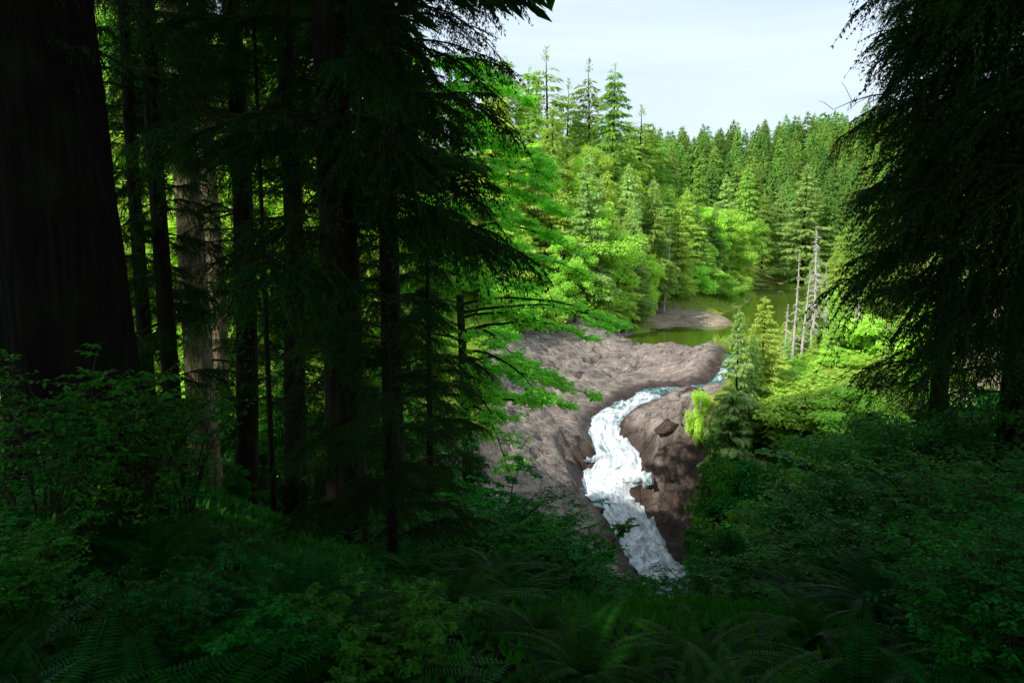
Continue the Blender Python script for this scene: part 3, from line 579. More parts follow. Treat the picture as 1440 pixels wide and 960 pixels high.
for px, pt, Y, w in [(1150,500,72,2.0),(1180,492,71,2.0),(1112,508,69,1.9),(1085,520,66,1.8),(1205,498,70,1.8),(1240,515,66,1.4),(1060,528,64,1.0),(984,543,67.5,.3),(1135,520,68,1.7),(1290,520,64,1.4)]:
    put_tree('bush', px, pt, Y, 'sunlit green bush on the flat top of the right bank', 'bush', 'bushes on the right bank top', width=w)
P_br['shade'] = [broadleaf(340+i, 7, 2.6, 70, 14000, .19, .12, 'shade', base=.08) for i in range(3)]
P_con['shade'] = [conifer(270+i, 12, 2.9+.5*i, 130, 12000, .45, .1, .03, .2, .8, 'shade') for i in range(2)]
def put2(kind, d, hp, px, pt, Y, lab, cat, nm, w=1.0, grp=None, minh=1.0):
    tm, cm = d[random.randrange(len(d))]; top = atY(px, pt, Y); g = gz(top[0], top[1])-.3; s = max(minh, top[2]-g)/hp
    e = empty(nm, (top[0], top[1], g), lab, cat, grp, random.random()*6.3, (s*w, s*w, s)); obj('trunk', tm, e); obj('crown', cm, e); return e
for px, pt, Y, w, k in [(1000,600,60,.6,1),(1030,560,61,.8,1),(1075,560,62,1.1,1),(1120,565,62,1.1,1),(1165,565,63,1.1,1),(1020,650,57,.6,0),(1062,650,55,.7,0),(1095,640,56,.9,1),(1140,640,55,.8,0),(1190,620,56,1.2,1),(1010,700,56,.5,0),(1030,715,54,.6,0),(1060,700,50,.9,1),(1110,700,50,1.3,0),(1230,570,58,1.3,1),(1290,560,58,1.3,1),(1350,560,56,1.3,1),(1410,550,54,1.3,0),(1180,680,48,1.4,0),(1240,640,50,1.4,0)]:
    if k: put2('shade', P_con['shade'], 12, px, pt, Y, 'dark young conifer clinging to the shaded gorge wall', 'conifer', 'conifer_tree', w, 'conifers on the shaded gorge wall')
    else: put2('shade', P_br['shade'], 7, px, pt, Y, 'shaded leafy tree on the gorge wall right of the falls', 'broadleaf tree', 'broadleaf_tree', w, 'leafy trees on the shaded gorge wall')

for px, pt, Y, w, k, lab in [(1128,425,80,1.1,'blue','pale conifer between the snag trunks'),(1172,400,84,1.2,'lit','bright conifer right of the snag group'),(1192,440,78,1.2,'blue','pale conifer under the edge of the cedar curtain'),(1104,452,76,1.1,'lit','short bright conifer left of the snag feet'),(1215,380,88,1.2,'dark','dark conifer showing past the cedar edge'),(1060,470,63,1.0,'blue','grey-green young conifer tucked between the sunlit pair'),(1145,470,72,1.1,'lit','low bright conifer in front of the snag feet')]:
    put_tree(k, px, pt, Y, lab, 'conifer', None, width=w)
# fallen logs and boulders
def log_mesh(seed, l_, r):
    mb = MB(); z = np.linspace(0, 1, 10); tube(mb, np.c_[z*l_, fbm(z*3, z*0, 2, seed)*.3, fbm(z*3, z*0, 2, seed+4)*.2], r*(1.1-.5*z), 9); return mb.mesh('fallen_log', [M['barkgrey']], True)
for (px, py, Y, l_, r, rz, lab) in [(1040,398,200,11,.35,-35,'weathered log sloping into the water at the head of the pool'),(1046,402,196,8,.25,-60,'shorter log crossing the sloping log at the head of the pool'),(915,462,110,3.5,.12,20,'small driftwood log lying on the sandy beach edge')]:
    g = atY(px, py, Y); o = obj('fallen_log', log_mesh(int(px), l_, r)); o.location = (g[0], g[1], max(gz(g[0], g[1]), -14)+.3); o.rotation_euler = (0, R(4), R(rz)); tag(o, lab, 'log')
def boulder(seed, r):
    rg = np.random.default_rng(seed); mb = MB(); nu, nv = 22, 14; u = np.linspace(0, 2*math.pi, nu, endpoint=False); v = np.linspace(.02, math.pi-.02, nv); U, Vv = np.meshgrid(u, v)
    d = np.stack([np.cos(U)*np.sin(Vv), np.sin(U)*np.sin(Vv), np.cos(Vv)], -1); pl = nrm(rg.normal(0, 1, (14, 3))); k = np.max(np.einsum('ijk,lk->ijl', d, pl), -1)
    P = d*(r/np.clip(k, .6, 1))[..., None]*np.array([1.2, .9, .7]); P += .05*r*fbm(U*3, Vv*3, 3, seed)[..., None]*d
    i = (np.arange(nv-1)[:, None]*nu); j = np.arange(nu)[None]; j2 = (j+1) % nu
    mb.add(P.reshape(-1, 3), np.stack([i+j, i+j2, i+nu+j2, i+nu+j], -1).reshape(-1, 4)); n = nu*nv
    return mb.mesh('boulder', [GM], False, dict(rocky=np.ones(n), wet=np.full(n, 1.0), sandy=np.zeros(n), grassy=np.zeros(n)))
for px, py, z, r, lab in [(846,688,-22.75,.4,'soaked dark boulder parting the white water on the left of the falls'),
 (835,722,-24.2,1.0,'rounded dark boulder at the lower left foot of the rock shelf'),(815,712,-23.4,.8,'smaller rounded boulder above the lower left foot boulder'),(975,552,-16.2,.8,'brown boulder at the right end of the upper channel'),(943,600,-17.4,.8,'angular block on the side of the rock islet'),(1044,511,-14.7,.6,'boulder in the white rapid below the lake outlet')]:
    g = atZ(px, py, z); o = obj('river_boulder', boulder(int(px), r)); o.location = g; tag(o, lab, 'boulder')

# grass on the sunlit bank left of the rock (nobody could count it)
def scatter_blades(name, n, cond, ln, wd, mat, seed, lab, cat, box):
    rg = np.random.default_rng(seed); x = rg.uniform(box[0], box[1], n); y = rg.uniform(box[2], box[3], n); h, rk, _ = terrain(x, y); k = cond(x, y, h, rk, rg)
    P = np.c_[x, y, h-.03][k]; m = len(P); mb = MB(); leaves(mb, P, np.c_[rg.normal(0, .5, (m, 2)), np.ones(m)], nrm(rg.normal(0, 1, (m, 3)))+[.3, -.6, .3], ln*(.4+rg.random(m)), wd, rg, fold=.1)
    tag(obj(name, mb.mesh(name, [M[mat]])), kind='stuff', label=lab, cat=cat)
scatter_blades('grass', 60000, lambda x, y, h, rk, rg: (rk < .25) & (h > -13.9), .5, .07, 'grass', 3, 'sunlit yellow-green grass beside the rock shelf', 'grass', (-12, 12, 56, 112))
scatter_blades('shore_grass', 40000, lambda x, y, h, rk, rg: (rk < .3) & (h > -13.8) & (h < -11) & ~((np.hypot((x-27)*.75, y-122) < 10)), .7, .14, 'grass', 4, 'bright grass along the pool shore and bank top', 'grass', (12, 60, 60, 200))

# ------------------------------------------------------------------ near vegetation prototypes
def bough(seed, Lb=2.4, droop=.35, hang=.4, dens=1.0, mat='near', lf=.085, wf=.024):
    """one spray-bearing bough growing along +X from the origin, forking into uneven side limbs"""
    rg = np.random.default_rng(seed); mb = MB(); s = np.linspace(0, 1, 12)
    main = lambda s: np.c_[Lb*s*(1-.12*s*s), .22*Lb*fbm(s*2.5, s*0+seed, 3, seed), Lb*(.12*s-droop*s*s)+.09*Lb*fbm(s*3, s*0+seed+5, 3, seed)]
    limbs = [(main, Lb, int(24*dens), .05)]
    for s0, sg in ((.18+.08*rg.random(), 1), (.30+.1*rg.random(), -1), (.48+.1*rg.random(), 1), (.62+.1*rg.random(), -1)):
        a = R(rg.uniform(22, 48))*sg; l_ = Lb*(1-s0)*rg.uniform(.55, .95); c0 = main(np.array([s0]))[0]; dz = rg.normal(-.12, .14); kk = rg.integers(99); dr = droop*rg.uniform(.5, 1.2)
        limbs.append(((lambda s, a=a, l_=l_, c0=c0, dz=dz, kk=kk, dr=dr: c0+np.c_[l_*s*math.cos(a), l_*s*math.sin(a)+.15*l_*(fbm(s*2.5, s*0+kk, 2, 3)-fbm(np.zeros(1), np.zeros(1)+kk, 2, 3)), l_*(dz*s-dr*s*s)]), l_, int(20*dens*(1-s0)), .12))
    for curve, Ll, n, sb in limbs:
        tube(mb, curve(s), .018*(1.08-s)*Ll/2.4+.003, 5, 1)
        for i in range(n):
            si = sb+(.98-sb)*(i+.7*rg.random())/n; c = curve(np.array([si, si+.01])); T = nrm(c[1]-c[0])
            for sg in (-1, 1):
                if rg.random() < .14: continue
                bl = (.23*Lb*math.sin(math.pi*min(1, si*.75+.22))**.8*(Ll/Lb)**.5+.02*Lb)*rg.uniform(.35, 1.45)*(.75+.8*float(vn(np.array([si*5.]), np.array([seed+sg*3.]), 4)[0])); ang = R(rg.uniform(30, 75))
                d = T*math.cos(ang)+np.array([-T[1], T[0], 0])*sg*math.sin(ang)+[0, 0, rg.normal(-.05, .16)]; m = max(4, int(bl/.04)); q = np.linspace(0, 1, m)
                hg = hang*rg.uniform(.3, 2.0); P = c[0]+d*(bl*q)[:, None]*(1-.25*hg*q[:, None])+np.c_[q*0, q*0, -hg*bl*q*q]
                tube(mb, P[[0, m//2, m-1]], [.005, .004, .002], 3, 1)
                T2 = nrm(np.gradient(P, axis=0)); S2 = nrm(np.cross(T2, [0, 0, 1.])+1e-4)
                for sg2 in (-1, 1):
                    D = T2*.75+S2*sg2*.75+np.c_[rg.normal(0, .2, (m, 2)), rg.normal(-.15-hang*.5, .22, m)]
                    Nn = np.c_[rg.normal(0, .35, (m, 2)), np.ones(m)]
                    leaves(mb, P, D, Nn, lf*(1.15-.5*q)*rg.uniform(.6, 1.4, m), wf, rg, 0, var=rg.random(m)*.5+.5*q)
    return mb.mesh('bough', [M[mat], M['twig']])
def dead_branch(seed, Lb=1.8):
    rg = np.random.default_rng(seed); mb = MB(); s = np.linspace(0, 1, 9)
    P = np.c_[Lb*s, .15*Lb*fbm(s*3, s*0+seed, 3, seed), Lb*(.08*s-.22*s*s)+.05*Lb*fbm(s*4, s*0, 2, seed+2)]; tube(mb, P, .022*(1.1-s)+.003, 5)
    for i in range(16):
        k = rg.integers(1, 8); l_ = Lb*.35*rg.random()+.1; d = nrm(np.array([.7, rg.normal(0, .8), rg.normal(-.35, .35)])); q = np.linspace(0, 1, 4)[:, None]
        p = P[k]+d*l_*q+np.array([0, 0, -.2*l_])*q*q; tube(mb, p, .008*(1.1-q[:, 0])+.002, 3)
        for j in range(3):
            e = p[rg.integers(1, 4)]; d2 = nrm(d+rg.normal(0, .6, 3)); tube(mb, [e, e+d2*l_*.25, e+d2*l_*.4-[0, 0, .03]], [.004, .003, .002], 3)
        if rg.random() < .5:   # hanging moss
            m = 26; pp = p[rg.integers(0, 4, m)]+rg.normal(0, .03, (m, 3)); leaves(mb, pp, np.c_[rg.normal(0, .15, (m, 2)), -np.ones(m)], rg.normal(0, 1, (m, 3)), .1, .012, rg, 1)
    return mb.mesh('dead_branch', [M['twig'], M['near']])
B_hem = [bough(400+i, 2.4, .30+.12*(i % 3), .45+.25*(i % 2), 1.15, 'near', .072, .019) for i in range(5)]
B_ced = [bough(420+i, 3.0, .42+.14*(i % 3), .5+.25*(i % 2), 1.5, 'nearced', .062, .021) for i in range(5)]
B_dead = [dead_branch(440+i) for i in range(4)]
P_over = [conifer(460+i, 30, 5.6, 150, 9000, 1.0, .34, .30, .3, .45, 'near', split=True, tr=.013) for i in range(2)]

def near_trunk(seed, h, r, seg=48, rings=60, flare=.35, mat='bark', furrow=.05, lean=(0, 0), wob=.01):
    rg = np.random.default_rng(seed); mb = MB(); t = np.linspace(0, 1, rings)**1.5; th = np.linspace(0, 2*math.pi, seg, endpoint=False); T, TH = np.meshgrid(t, th, indexing='ij'); Z = T*h
    rad = r*(1-T*.75)*(1+flare*np.exp(-Z/(1.1*r+.25)))
    per = lambda a, b, s: (fbm(a*TH/(2*math.pi), b*Z, 4, s)*(1-TH/(2*math.pi))+fbm(a*(TH/(2*math.pi)-1), b*Z, 4, s)*(TH/(2*math.pi)))
    rad = rad*(1+furrow*2.2*per(34, .9, seed)+furrow*1.2*per(8, .35, seed+4))+flare*.25*r*np.exp(-Z/.7)*np.cos(TH*5+seed)
    X = np.cos(TH)*rad+lean[0]*Z+wob*h*fbm(Z*.15, Z*0, 2, seed); Y = np.sin(TH)*rad+lean[1]*Z
    i = np.arange(rings-1)[:, None]*seg; j = np.arange(seg)[None]; j2 = (j+1) % seg
    mb.add(np.stack([X, Y, Z], -1).reshape(-1, 3), np.stack([i+j, i+j2, i+seg+j2, i+seg+j], -1).reshape(-1, 4)); return mb.mesh('trunk', [M[mat]], True)
def place_boughs(e, protos, base_z, zlo, zhi, n, lmin, lmax, L0, az=None, spread=math.pi, pitch=(0, .25), name='bough', lean=(0, 0)):
    for i in range(n):
        z = zlo+(zhi-zlo)*(i+random.random())/n; a = (az+random.uniform(-spread, spread)) if az is not None else random.random()*2*math.pi
        s = random.uniform(lmin, lmax)/L0*(1 if zhi-zlo < 3 else 1)
        m = Matrix.Translation((lean[0]*(z-base_z), lean[1]*(z-base_z), z-base_z))@Matrix.Rotation(a, 4, 'Z')@Matrix.Rotation(-random.uniform(*pitch), 4, 'Y')@Matrix.Rotation(random.uniform(-.35, .35), 4, 'X')@Matrix.Scale(s, 4)
        obj(name, random.choice(protos), e, m)
def near_tree(name, px, Y, r, h, lab, cat='conifer', mat='bark', lean=(0, 0), over=True, oz=8, os=1.0, **kw):
    x = (px-720)/F*Y*1.0; g = gz(x, Y)-.15
    e = empty(name, (x, Y, g), lab, cat); obj('trunk', near_trunk(int(px)+7, h, r, mat=mat, lean=lean, **kw), e)
    if over:
        m = Matrix.Translation((lean[0]*oz, lean[1]*oz, oz-g-9*os))@Matrix.Rotation(random.random()*6.3, 4, 'Z')@Matrix.Diagonal((os, os, os, 1)); obj('crown', random.choice(P_over)[1], e, m)
    return e, g
random.seed(31)
# giant fir on the left
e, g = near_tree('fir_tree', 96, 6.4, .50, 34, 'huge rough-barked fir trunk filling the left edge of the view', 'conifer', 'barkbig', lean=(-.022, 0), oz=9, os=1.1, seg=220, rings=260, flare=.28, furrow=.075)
place_boughs(e, B_dead, g, 1.0, 3.0, 5, .8, 1.6, 1.8, 0, 1.0, (-.3, .1), 'dead_branch')
# sunlit pale trunk
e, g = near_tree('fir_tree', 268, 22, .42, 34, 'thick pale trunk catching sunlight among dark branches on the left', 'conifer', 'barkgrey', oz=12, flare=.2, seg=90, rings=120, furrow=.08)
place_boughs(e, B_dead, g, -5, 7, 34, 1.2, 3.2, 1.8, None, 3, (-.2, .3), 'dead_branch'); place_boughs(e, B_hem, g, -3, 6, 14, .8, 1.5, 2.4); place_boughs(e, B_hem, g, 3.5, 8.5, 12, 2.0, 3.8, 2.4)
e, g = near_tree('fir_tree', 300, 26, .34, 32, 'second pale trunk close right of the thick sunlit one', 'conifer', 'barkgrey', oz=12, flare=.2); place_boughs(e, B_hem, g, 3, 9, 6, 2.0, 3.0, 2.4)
e, g = near_tree('fir_tree', 232, 14, .16, 26, 'dark slender trunk between the huge trunk and the pale one', 'conifer', 'bark', oz=9, os=.8)
place_boughs(e, B_dead, g, -2, 4.5, 22, 1.0, 2.0, 1.8, None, 3, (-.3, .3), 'dead_branch'); place_boughs(e, B_hem, g, -3.5, 4.5, 30, .5, 1.3, 2.4); place_boughs(e, B_hem, g, 1.5, 4.5, 5, 1.6, 2.6, 2.4)
e, g = near_tree('fir_tree', 340, 17, .25, 30, 'straight dark trunk right of the pale trunks', 'conifer', 'bark', oz=10)
place_boughs(e, B_dead, g, -2.5, 3, 20, .8, 1.6, 1.8, None, 3, (-.3, .3), 'dead_branch'); place_boughs(e, B_hem, g, -4, 5, 26, .6, 1.7, 2.4); place_boughs(e, B_hem, g, 1, 6, 9, 2.0, 3.4, 2.4)
e, g = near_tree('sapling', 372, 11, .045, 9, 'thin straight dark sapling stem right of the dark trunk', 'sapling', 'bark', over=False); place_boughs(e, B_hem, g, .5, 5, 14, .7, 1.5, 2.4)
# main hemlock with hanging boughs
e, g = near_tree('hemlock_tree', 470, 10.5, .27, 30, 'dark hemlock with long drooping boughs left of the bright maple', 'conifer', 'bark', oz=8, os=.9)
place_boughs(e, B_hem, g, -3.6, 4, 34, .5, 1.7, 2.4); place_boughs(e, B_hem, g, -1.0, 5.2, 14, 1.7, 3.1, 2.4, None, math.pi, (-.05, .3)); place_boughs(e, B_hem, g, -.2, 4.8, 14, 2.3, 3.1, 2.4, R(-10), 1.0, (-.05, .25)); place_boughs(e, B_dead, g, -2.2, 3.8, 14, 1.0, 2.0, 1.8, None, 3, (-.2, .3), 'dead_branch')
e, g = near_tree('hemlock_tree', 555, 15, .22, 26, 'second dark hemlock, hanging boughs close against the bright maple', 'conifer', 'bark', oz=11, os=.8)
place_boughs(e, B_hem, g, -4.5, 3.5, 34, .6, 1.4, 2.4); place_boughs(e, B_hem, g, -2.6, 8, 19, 1.7, 3.0, 2.4)
e, g = near_tree('hemlock_tree', 410, 14, .20, 26, 'slim hemlock crowded between the dark trunk and the drooping hemlock', 'conifer', 'bark', oz=10, os=.8)
place_boughs(e, B_hem, g, -4.5, 2, 8, .7, 1.5, 2.4); place_boughs(e, B_hem, g, -3, 6.5, 9, 1.6, 3.0, 2.4)
e, g = near_tree('hemlock_tree', 545, 8.5, .06, 3.1, 'low young hemlock with flat layered sprays above the undergrowth', 'conifer', 'bark', over=False)
place_boughs(e, B_hem, g, g+.3, g+3.2, 32, .7, 1.5, 2.4)
e, g = near_tree('hemlock_tree', 600, 19, .13, 9.5, 'young hemlock at the bank edge left of the rock shelf', 'conifer', 'bark', over=False)
place_boughs(e, B_hem, g, g+1, g+9.4, 52, 1.0, 2.2, 2.4)
e, g = near_tree('hemlock_tree', 200, 16, .16, 20, 'young hemlock behind the foot of the huge trunk', 'conifer', 'bark', oz=9, os=.7); place_boughs(e, B_hem, g, -3.8, 5, 34, .8, 2.4, 2.4)
# right hand cedars
e, g = near_tree('cedar_tree', 1580, 8.6, .42, 30, 'large cedar hanging a dark curtain of sprays down the right edge', 'conifer', 'bark', oz=7, os=1.0)
place_boughs(e, B_ced, g, -1.2, 5.0, 27, 2.1, 3.1, 3.0, R(180), 1.25, (-.1, .3)); place_boughs(e, B_ced, g, -.5, 5.2, 24, 2.5, 3.25, 3.0, R(190), .7, (-.05, .3))
e, g = near_tree('cedar_tree', 1450, 14.5, .33, 30, 'cedar behind the right curtain, its limbs sloping down to the left', 'conifer', 'bark', oz=10, os=1.0)
place_boughs(e, B_ced, g, -2.2, 8, 30, 2.4, 3.7, 3.0, R(180), 1.6, (-.1, .3)); place_boughs(e, B_dead, g, -3, 3, 18, 1.8, 3.2, 1.8, R(180), 1.3, (-.6, .1), 'dead_branch')
e, g = near_tree('cedar_tree', 1330, 19, .25, 28, 'farther cedar seen through gaps in the right hand curtain', 'conifer', 'bark', oz=12, os=.8)
place_boughs(e, B_ced, g, -2.5, 9, 22, 2.0, 3.4, 3.0)

# maple with bright leaves in the middle
def maple(seed):
    rg = np.random.default_rng(seed); tk = MB(); cr = MB(); z = np.linspace(0, 1, 10); h = 19
    P = np.c_[-.8*z, .3*z, z*h]; tube(tk, P, .26*(1.05-z), 10); LP = []; LD = []; 
    for i in range(58):
        t = .34+.64*(i+rg.random())/58; a = rg.uniform(-1.5, 1.5)+(math.pi if i % 4 == 3 else 0); l_ = (2.2+3.0*math.sin(math.pi*min(1, t*.9+.08)))*rg.uniform(.6, 1.15)
        c = np.array([-.8*t, .3*t, t*h]); s = np.linspace(0, 1, 8); d = np.array([math.cos(a), math.sin(a)])
        q = np.c_[c[0]+d[0]*l_*s, c[1]+d[1]*l_*s, c[2]+l_*(.28*s-.42*s*s)]; q += .08*l_*np.c_[fbm(s*3, s*0+i, 2, 1), fbm(s*3, s*0+i, 2, 2), fbm(s*3, s*0+i, 2, 3)]
        tube(tk, q, .05*(1.08-s)+.006, 5)
        for j in range(15):
            k = .22+.78*rg.random(); b = np.array([np.interp(k, s, q[:, m]) for m in range(3)]); da = a+rg.choice([-1, 1])*rg.uniform(.4, 1.2); tl = l_*.30*(1.25-k)
            e = b+np.array([math.cos(da)*tl, math.sin(da)*tl, -.12*tl]); tube(tk, [b, (b+e)/2+[0, 0, .03], e], [.012, .008, .004], 3)
            m = 20; u = rg.random(m)[:, None]; LP.append(b*(1-u)+e*u+rg.normal(0, .11, (m, 3))*[1, 1, .45]); LD.append(np.c_[np.cos(da+rg.normal(0, .9, m)), np.sin(da+rg.normal(0, .9, m)), rg.normal(-.45, .3, m)])
    LP = np.vstack(LP); m = len(LP); leaves(cr, LP, np.vstack(LD), np.c_[rg.normal(0, .4, (m, 2)), np.ones(m)], .17*(.6+.7*rg.random(m)), .10, rg, star=3)
    return tk.mesh('trunk', [M['bark']], True), cr.mesh('crown', [M['maple']])
tm, cm = maple(5)
for px, pt, Y, lab, rz, w in [(662,62,46,'bright green maple glowing between the dark hemlocks and the open sky',0,1.0),(580,300,42,'lower maple with leafy limbs reaching over the top of the rock shelf',.3,.8)]:
    top = atY(px, pt, Y); g = gz(top[0], top[1])-.3; s = (top[2]-g)/19; e = empty('maple_tree', (top[0], top[1], g), lab, 'maple', None, rz, (s*w, s*w, s)); obj('trunk', tm, e); obj('crown', cm, e)

# shade-giving forest behind and beside the viewpoint
random.seed(41)
for i, (x, y, s) in enumerate([(-13,-6,1.15),(-5.5,-4.5,1.0),(-20,3,1.1),(-8,-13,1.2),(-31,-4,1.2),(-14,-18,1.25),(1,-9,1.2),(-13,6,1.0),(9,-7,1.1),(-4,-4,1.0),(-24,-26,1.3),(16,-2,1.1),(13,7,.9)]):
    g = gz(x, y)-.2; e = empty('fir_tree', (x, y, g), 'tall fir of the forest standing behind the viewpoint', 'conifer', 'firs behind the viewpoint', random.random()*6.3, s)
    tm_, cm_ = P_over[i % 2]; obj('trunk', tm_, e); obj('crown', cm_, e)

# ------------------------------------------------------------------ undergrowth
def shrub(seed, h=1.6, r=1.0, nst=14, nl=2600, ln=.055, wd=.034, mat='shrub', star=1):
    rg = np.random.default_rng(seed); st = MB(); fo = MB(); LP = []; LD = []
    for i in range(nst):
        a = rg.random()*6.3; rr = r*rg.uniform(.2, 1); hh = h*rg.uniform(.6, 1.0); s = np.linspace(0, 1, 8); d = np.array([math.cos(a), math.sin(a)])
        q = np.c_[d[0]*rr*s**1.3, d[1]*rr*s**1.3, hh*np.sin(s*math.pi*.47)]; q[:, :2] += .06*np.c_[fbm(s*4, s*0+i, 2, 1), fbm(s*4, s*0+i, 2, 2)]; tube(st, q, .011*(1.1-s)+.002, 4)
        for j in range(15):
            k = .22+.78*rg.random(); b = np.array([np.interp(k, s, q[:, m]) for m in range(3)]); da = rg.random()*6.3; tl = rg.uniform(.12, .42)*h/1.6; e = b+np.array([math.cos(da)*tl, math.sin(da)*tl, rg.normal(.05, .1)*tl*2])
            tube(st, [b, (b+e)/2, e], [.004, .003, .0015], 3); m = max(3, nl//(nst*15)); u = np.linspace(.15, 1, m)[:, None]; sg = np.where(np.arange(m) % 2, 1, -1)*1.0
            LP.append(b*(1-u)+e*u); LD.append(np.c_[np.cos(da+sg), np.sin(da+sg), rg.normal(-.1, .2, m)])
    LP = np.vstack(LP); m = len(LP); leaves(fo, LP, np.vstack(LD), np.c_[rg.normal(0, .3, (m, 2)), np.ones(m)], ln*(.6+.8*rg.random(m)), wd, rg, star=star)
    return st.mesh('stems', [M['twig']], True), fo.mesh('foliage', [M[mat]])
def fern(seed, nf=15, Lf=1.0):
    rg = np.random.default_rng(seed); mb = MB()
    for i in range(nf):
        a = i*2*math.pi/nf+rg.normal(0, .25); l_ = Lf*rg.uniform(.75, 1.1); up = rg.uniform(.75, 1.25); m = 46; s = np.linspace(0, 1, m); d = np.array([math.cos(a), math.sin(a)])
        q = np.c_[d[0]*l_*(.25*s+.6*s*s), d[1]*l_*(.25*s+.6*s*s), l_*up*(1.05*s-.72*s*s)]; tube(mb, q[::5], .006*(1.05-s[::5])+.001, 4)
        T = nrm(np.gradient(q, axis=0)); S = nrm(np.cross(T, [0, 0, 1.])); w = .115*l_*np.sin(math.pi*np.clip(s*.93+.09, 0, 1))**.7
        for sg in (-1, 1):
            leaves(mb, q[4:], (S*sg+T*.25+[0, 0, -.12])[4:], np.cross(S, T)[4:]+rg.normal(0, .08, (m-4, 3)), w[4:]*rg.uniform(.9, 1.1, m-4), .021*l_/1.0, rg, fold=.05)
    return mb.mesh('fern', [M['fern']])
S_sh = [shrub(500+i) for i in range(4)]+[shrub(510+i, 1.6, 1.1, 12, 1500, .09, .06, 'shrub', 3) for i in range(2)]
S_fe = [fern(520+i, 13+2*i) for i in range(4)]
bound = lambda px: np.interp(px, [-100, 0, 60, 250, 420, 560, 700, 800, 870, 930, 960, 1000, 1080, 1130, 1170, 1250, 1350, 1440, 1600], [560, 570, 600, 650, 690, 690, 705, 765, 805, 832, 790, 760, 745, 700, 640, 610, 590, 590, 570])
random.seed(51); ns_ = 0
def zone(px, Y):
    h = 'bottom left' if px < 480 else ('bottom centre' if px < 960 else 'bottom right'); return h, ('near' if Y < 7 else 'farther')
def add_shrub(px, pt, Y, w=1.0, force=None, lab=None, lim=(.35, 2.3), grp=None):
    top = atY(px, pt, Y); g = gz(top[0], top[1])-.08; s = (top[2]-g)/1.75
    if not lim[0] < s < lim[1]: return False
    tm_, cm_ = force or random.choice(S_sh); z, nn = zone(px, Y)
    sx = min(s*w, 1.5*max(s, .8)); e = empty('shrub', (top[0], top[1], g), lab or f'dark leafy shrub in the {nn} undergrowth at the {z}', 'shrub', grp if lab else f'{nn} shrubs at the {z}', random.random()*6.3, (sx, sx, s)); obj('stems', tm_, e); obj('foliage', cm_, e); return True
for i in range(700):
    if ns_ >= 190: break
    Y = 3.2+random.random()**1.5*22; px = random.uniform(-60, 1520); dx = 1.2*F/Y*.55; pt = max(bound(px-dx), bound(px), bound(px+dx))+abs(random.gauss(0, 1))*70+(4 if Y > 8 else 60)
    if add_shrub(px, pt, Y, random.uniform(.9, 1.3)): ns_ += 1
for px, pt, Y, lab in [(95,420,5.0,'tall huckleberry shrub in front of the foot of the huge trunk'),(180,470,5.2,'leafy shrub against the right side of the huge trunk'),(40,500,4.4,'shrub rising at the left frame edge before the trunk'),(250,520,7.0,'shrub beside the mossy root of the huge trunk')]:
    add_shrub(px, pt, Y, .8, S_sh[0], lab, (.2, 5))
nf_ = 0; random.seed(61)
for i in range(400):
    if nf_ >= 62: break
    Y = random.uniform(2.3, 9); px = random.uniform(-80, 1500); x = (px-720)/F*Y*1.02; g = gz(x, Y); s = random.uniform(.5, .85)
    qx, qy = to_px((x, Y, g+.6*s))
    if qy < bound(qx)+60: continue
    o = obj('fern', random.choice(S_fe)); o.location = (x, Y, g-.03); o.scale = (s,)*3; o.rotation_euler = (random.uniform(-.15, .15), random.uniform(-.15, .15), random.random()*6.3); z, nn = zone(px, Y)
    tag(o, f'sword fern with arching fronds in the {nn} undergrowth at the {z}', 'fern', f'{nn} ferns at the {z}'); nf_ += 1
# leafy young trees on the near right slope
random.seed(71)
P_br['vine'] = [broadleaf(360+i, 6, 2.6, 70, 9000, .13, .09, 'shade', base=.12, flat=.3, star=1) for i in range(3)]
for px, pt, Y, w, lab in [(1165,600,21,1.0,'light green leafy tree right of the gorge catching soft light'),(1120,690,19,.9,'leafy young tree below the lighter one at the gorge edge'),(1040,742,16,.8,'low leafy tree at the bank edge right of the falls'),(1240,580,17,1.1,'leafy tree under the hanging cedar sprays'),(1330,575,15,1.1,'leafy tree in deep shade under the cedar branches'),(1430,570,14,1.1,'leafy tree at the right edge below the cedar'),(1210,650,24,1.1,'leafy tree behind the soft-lit one on the right slope')]:
    put2('vine', P_br['vine'], 6, px, pt, Y, lab, 'broadleaf tree', 'broadleaf_tree', w)
scatter_blades('ground_cover', 90000, lambda x, y, h, rk, rg: (y > 1.6), .12, .05, 'shrub', 8, 'dark low leaves covering the forest floor', 'ground cover', (-12, 14, 1.5, 20))

# low trees of the slope behind the foreground trunks
random.seed(81)
for px, pt, Y, w in [(180,540,24,1.2),(235,560,19,1.0),(310,545,24,1.1),(360,560,21,1.1),(410,520,26,1.2),(450,590,18,1.0),(500,560,24,1.2),(560,530,30,1.2),(610,560,28,1.1),(640,600,32,1.0),(655,650,30,1.0),(590,620,22,1.0),(330,620,15,1.0),(400,640,14,1.0)]:
    put2('shade', P_con['shade'] if random.random() < .6 else P_br['shade'], 10, px, pt, Y, 'low dark young tree filling the slope behind the foreground trunks', 'young tree', 'young_tree', w*.9, 'young trees behind the foreground trunks')

# firs standing farther down the near-left slope
random.seed(91)
for px, Y, r, oz, os_, lab in [(545,31,.3,7,1.05,'tall fir down the slope, its trunk hidden behind the drooping hemlocks'),(470,36,.26,0,.85,'fir down the slope left of the hidden tall one'),(230,40,.25,-3,.6,'shorter fir on the far side of the left slope'),(410,42,.22,-8,.6,'short fir at the edge of the gorge on the left')]:
    e, g = near_tree('fir_tree', px, Y, r, (oz+21*os_)+12, lab, 'conifer', 'bark', oz=oz, os=os_)

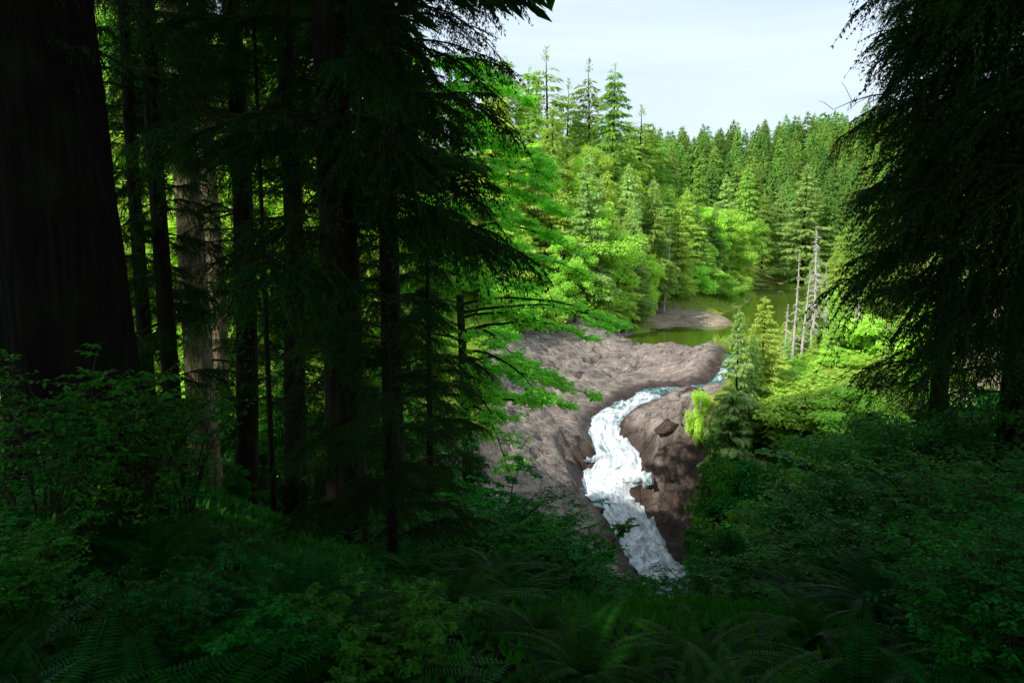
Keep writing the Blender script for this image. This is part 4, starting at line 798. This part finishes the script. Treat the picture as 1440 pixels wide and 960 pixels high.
# sunlit trees on the open slope right behind the dark foreground trunks
random.seed(101)
for i in range(20):
    Y = random.uniform(31, 46); x = random.uniform(-22, -9.5); g = gz(x, Y); pt = to_px((x, Y, min(g+random.uniform(9, 18), 8.0)))[1]; px = to_px((x, Y, 0))[0]
    kind = random.choice(['bright', 'lit', 'bright']); lab = {'bright': 'sunlit broadleaf tree close behind the dark trunks on the left slope', 'lit': 'sunlit hemlock close behind the dark trunks on the left slope'}[kind]
    put_tree(kind, px, pt, Y, lab, 'broadleaf tree' if kind == 'bright' else 'conifer', lab.split(' close')[0]+'s of the left slope', width=1.1)
# fringe of the near bank in front of the lower rock
for px, pt, Y, w in [(680,672,12,1.2),(705,700,14,1.1),(735,712,12,1.1),(765,728,15,1.0),(790,742,13,1.0),(815,756,16,.9),(840,775,13,1.0),(865,795,15,.8),(890,812,12,.8),(955,800,13,.8),(985,770,14,.9),(720,735,9,1.0),(775,760,9,1.0),(830,800,9,.9)]:
    add_shrub(px, pt, Y, w, None, 'leafy shrub on the brink of the near bank below the rock shelf', (.4, 4), 'shrubs on the brink of the near bank')
# more growth on the sunny top of the right bank
for i in range(22):
    px = random.uniform(1075, 1330); Y = random.uniform(61, 76); g = atY(px, 500, Y); gg = gz(g[0], g[1]); hh = random.uniform(1.6, 4.2)*(.5 if px < 1190 else 1); pt = to_px((g[0], g[1], gg+hh))[1]
    if random.random() < .6: put_tree('bush', px, pt, Y, 'sunlit green bush on the flat top of the right bank', 'bush', 'bushes on the right bank top', width=1.5)
    else: put_tree('lit', px, to_px((g[0], g[1], gg+hh+1.8))[1], Y, 'small sunlit hemlock on the flat top of the right bank', 'conifer', 'small hemlocks on the right bank top', width=1.3)

for px, pt, Y, w in [(1150,528,64,2.0),(1185,525,65,2.2),(1215,530,63,2.0),(1245,520,66,2.2),(1120,540,63,1.6),(1195,545,60,2.0),(1165,545,61,1.8)]:
    put_tree('bush', px, pt, Y, 'sunlit green bush on the flat top of the right bank', 'bush', 'bushes on the right bank top', width=w)
for px, pt, Y, w in [(715,688,18,1.0),(750,700,19,1.0),(785,722,19,.9),(820,745,20,.8),(690,660,17,1.1)]:
    add_shrub(px, pt, Y, w, None, 'leafy shrub on the brink of the near bank below the rock shelf', (.4, 5), 'shrubs on the brink of the near bank')
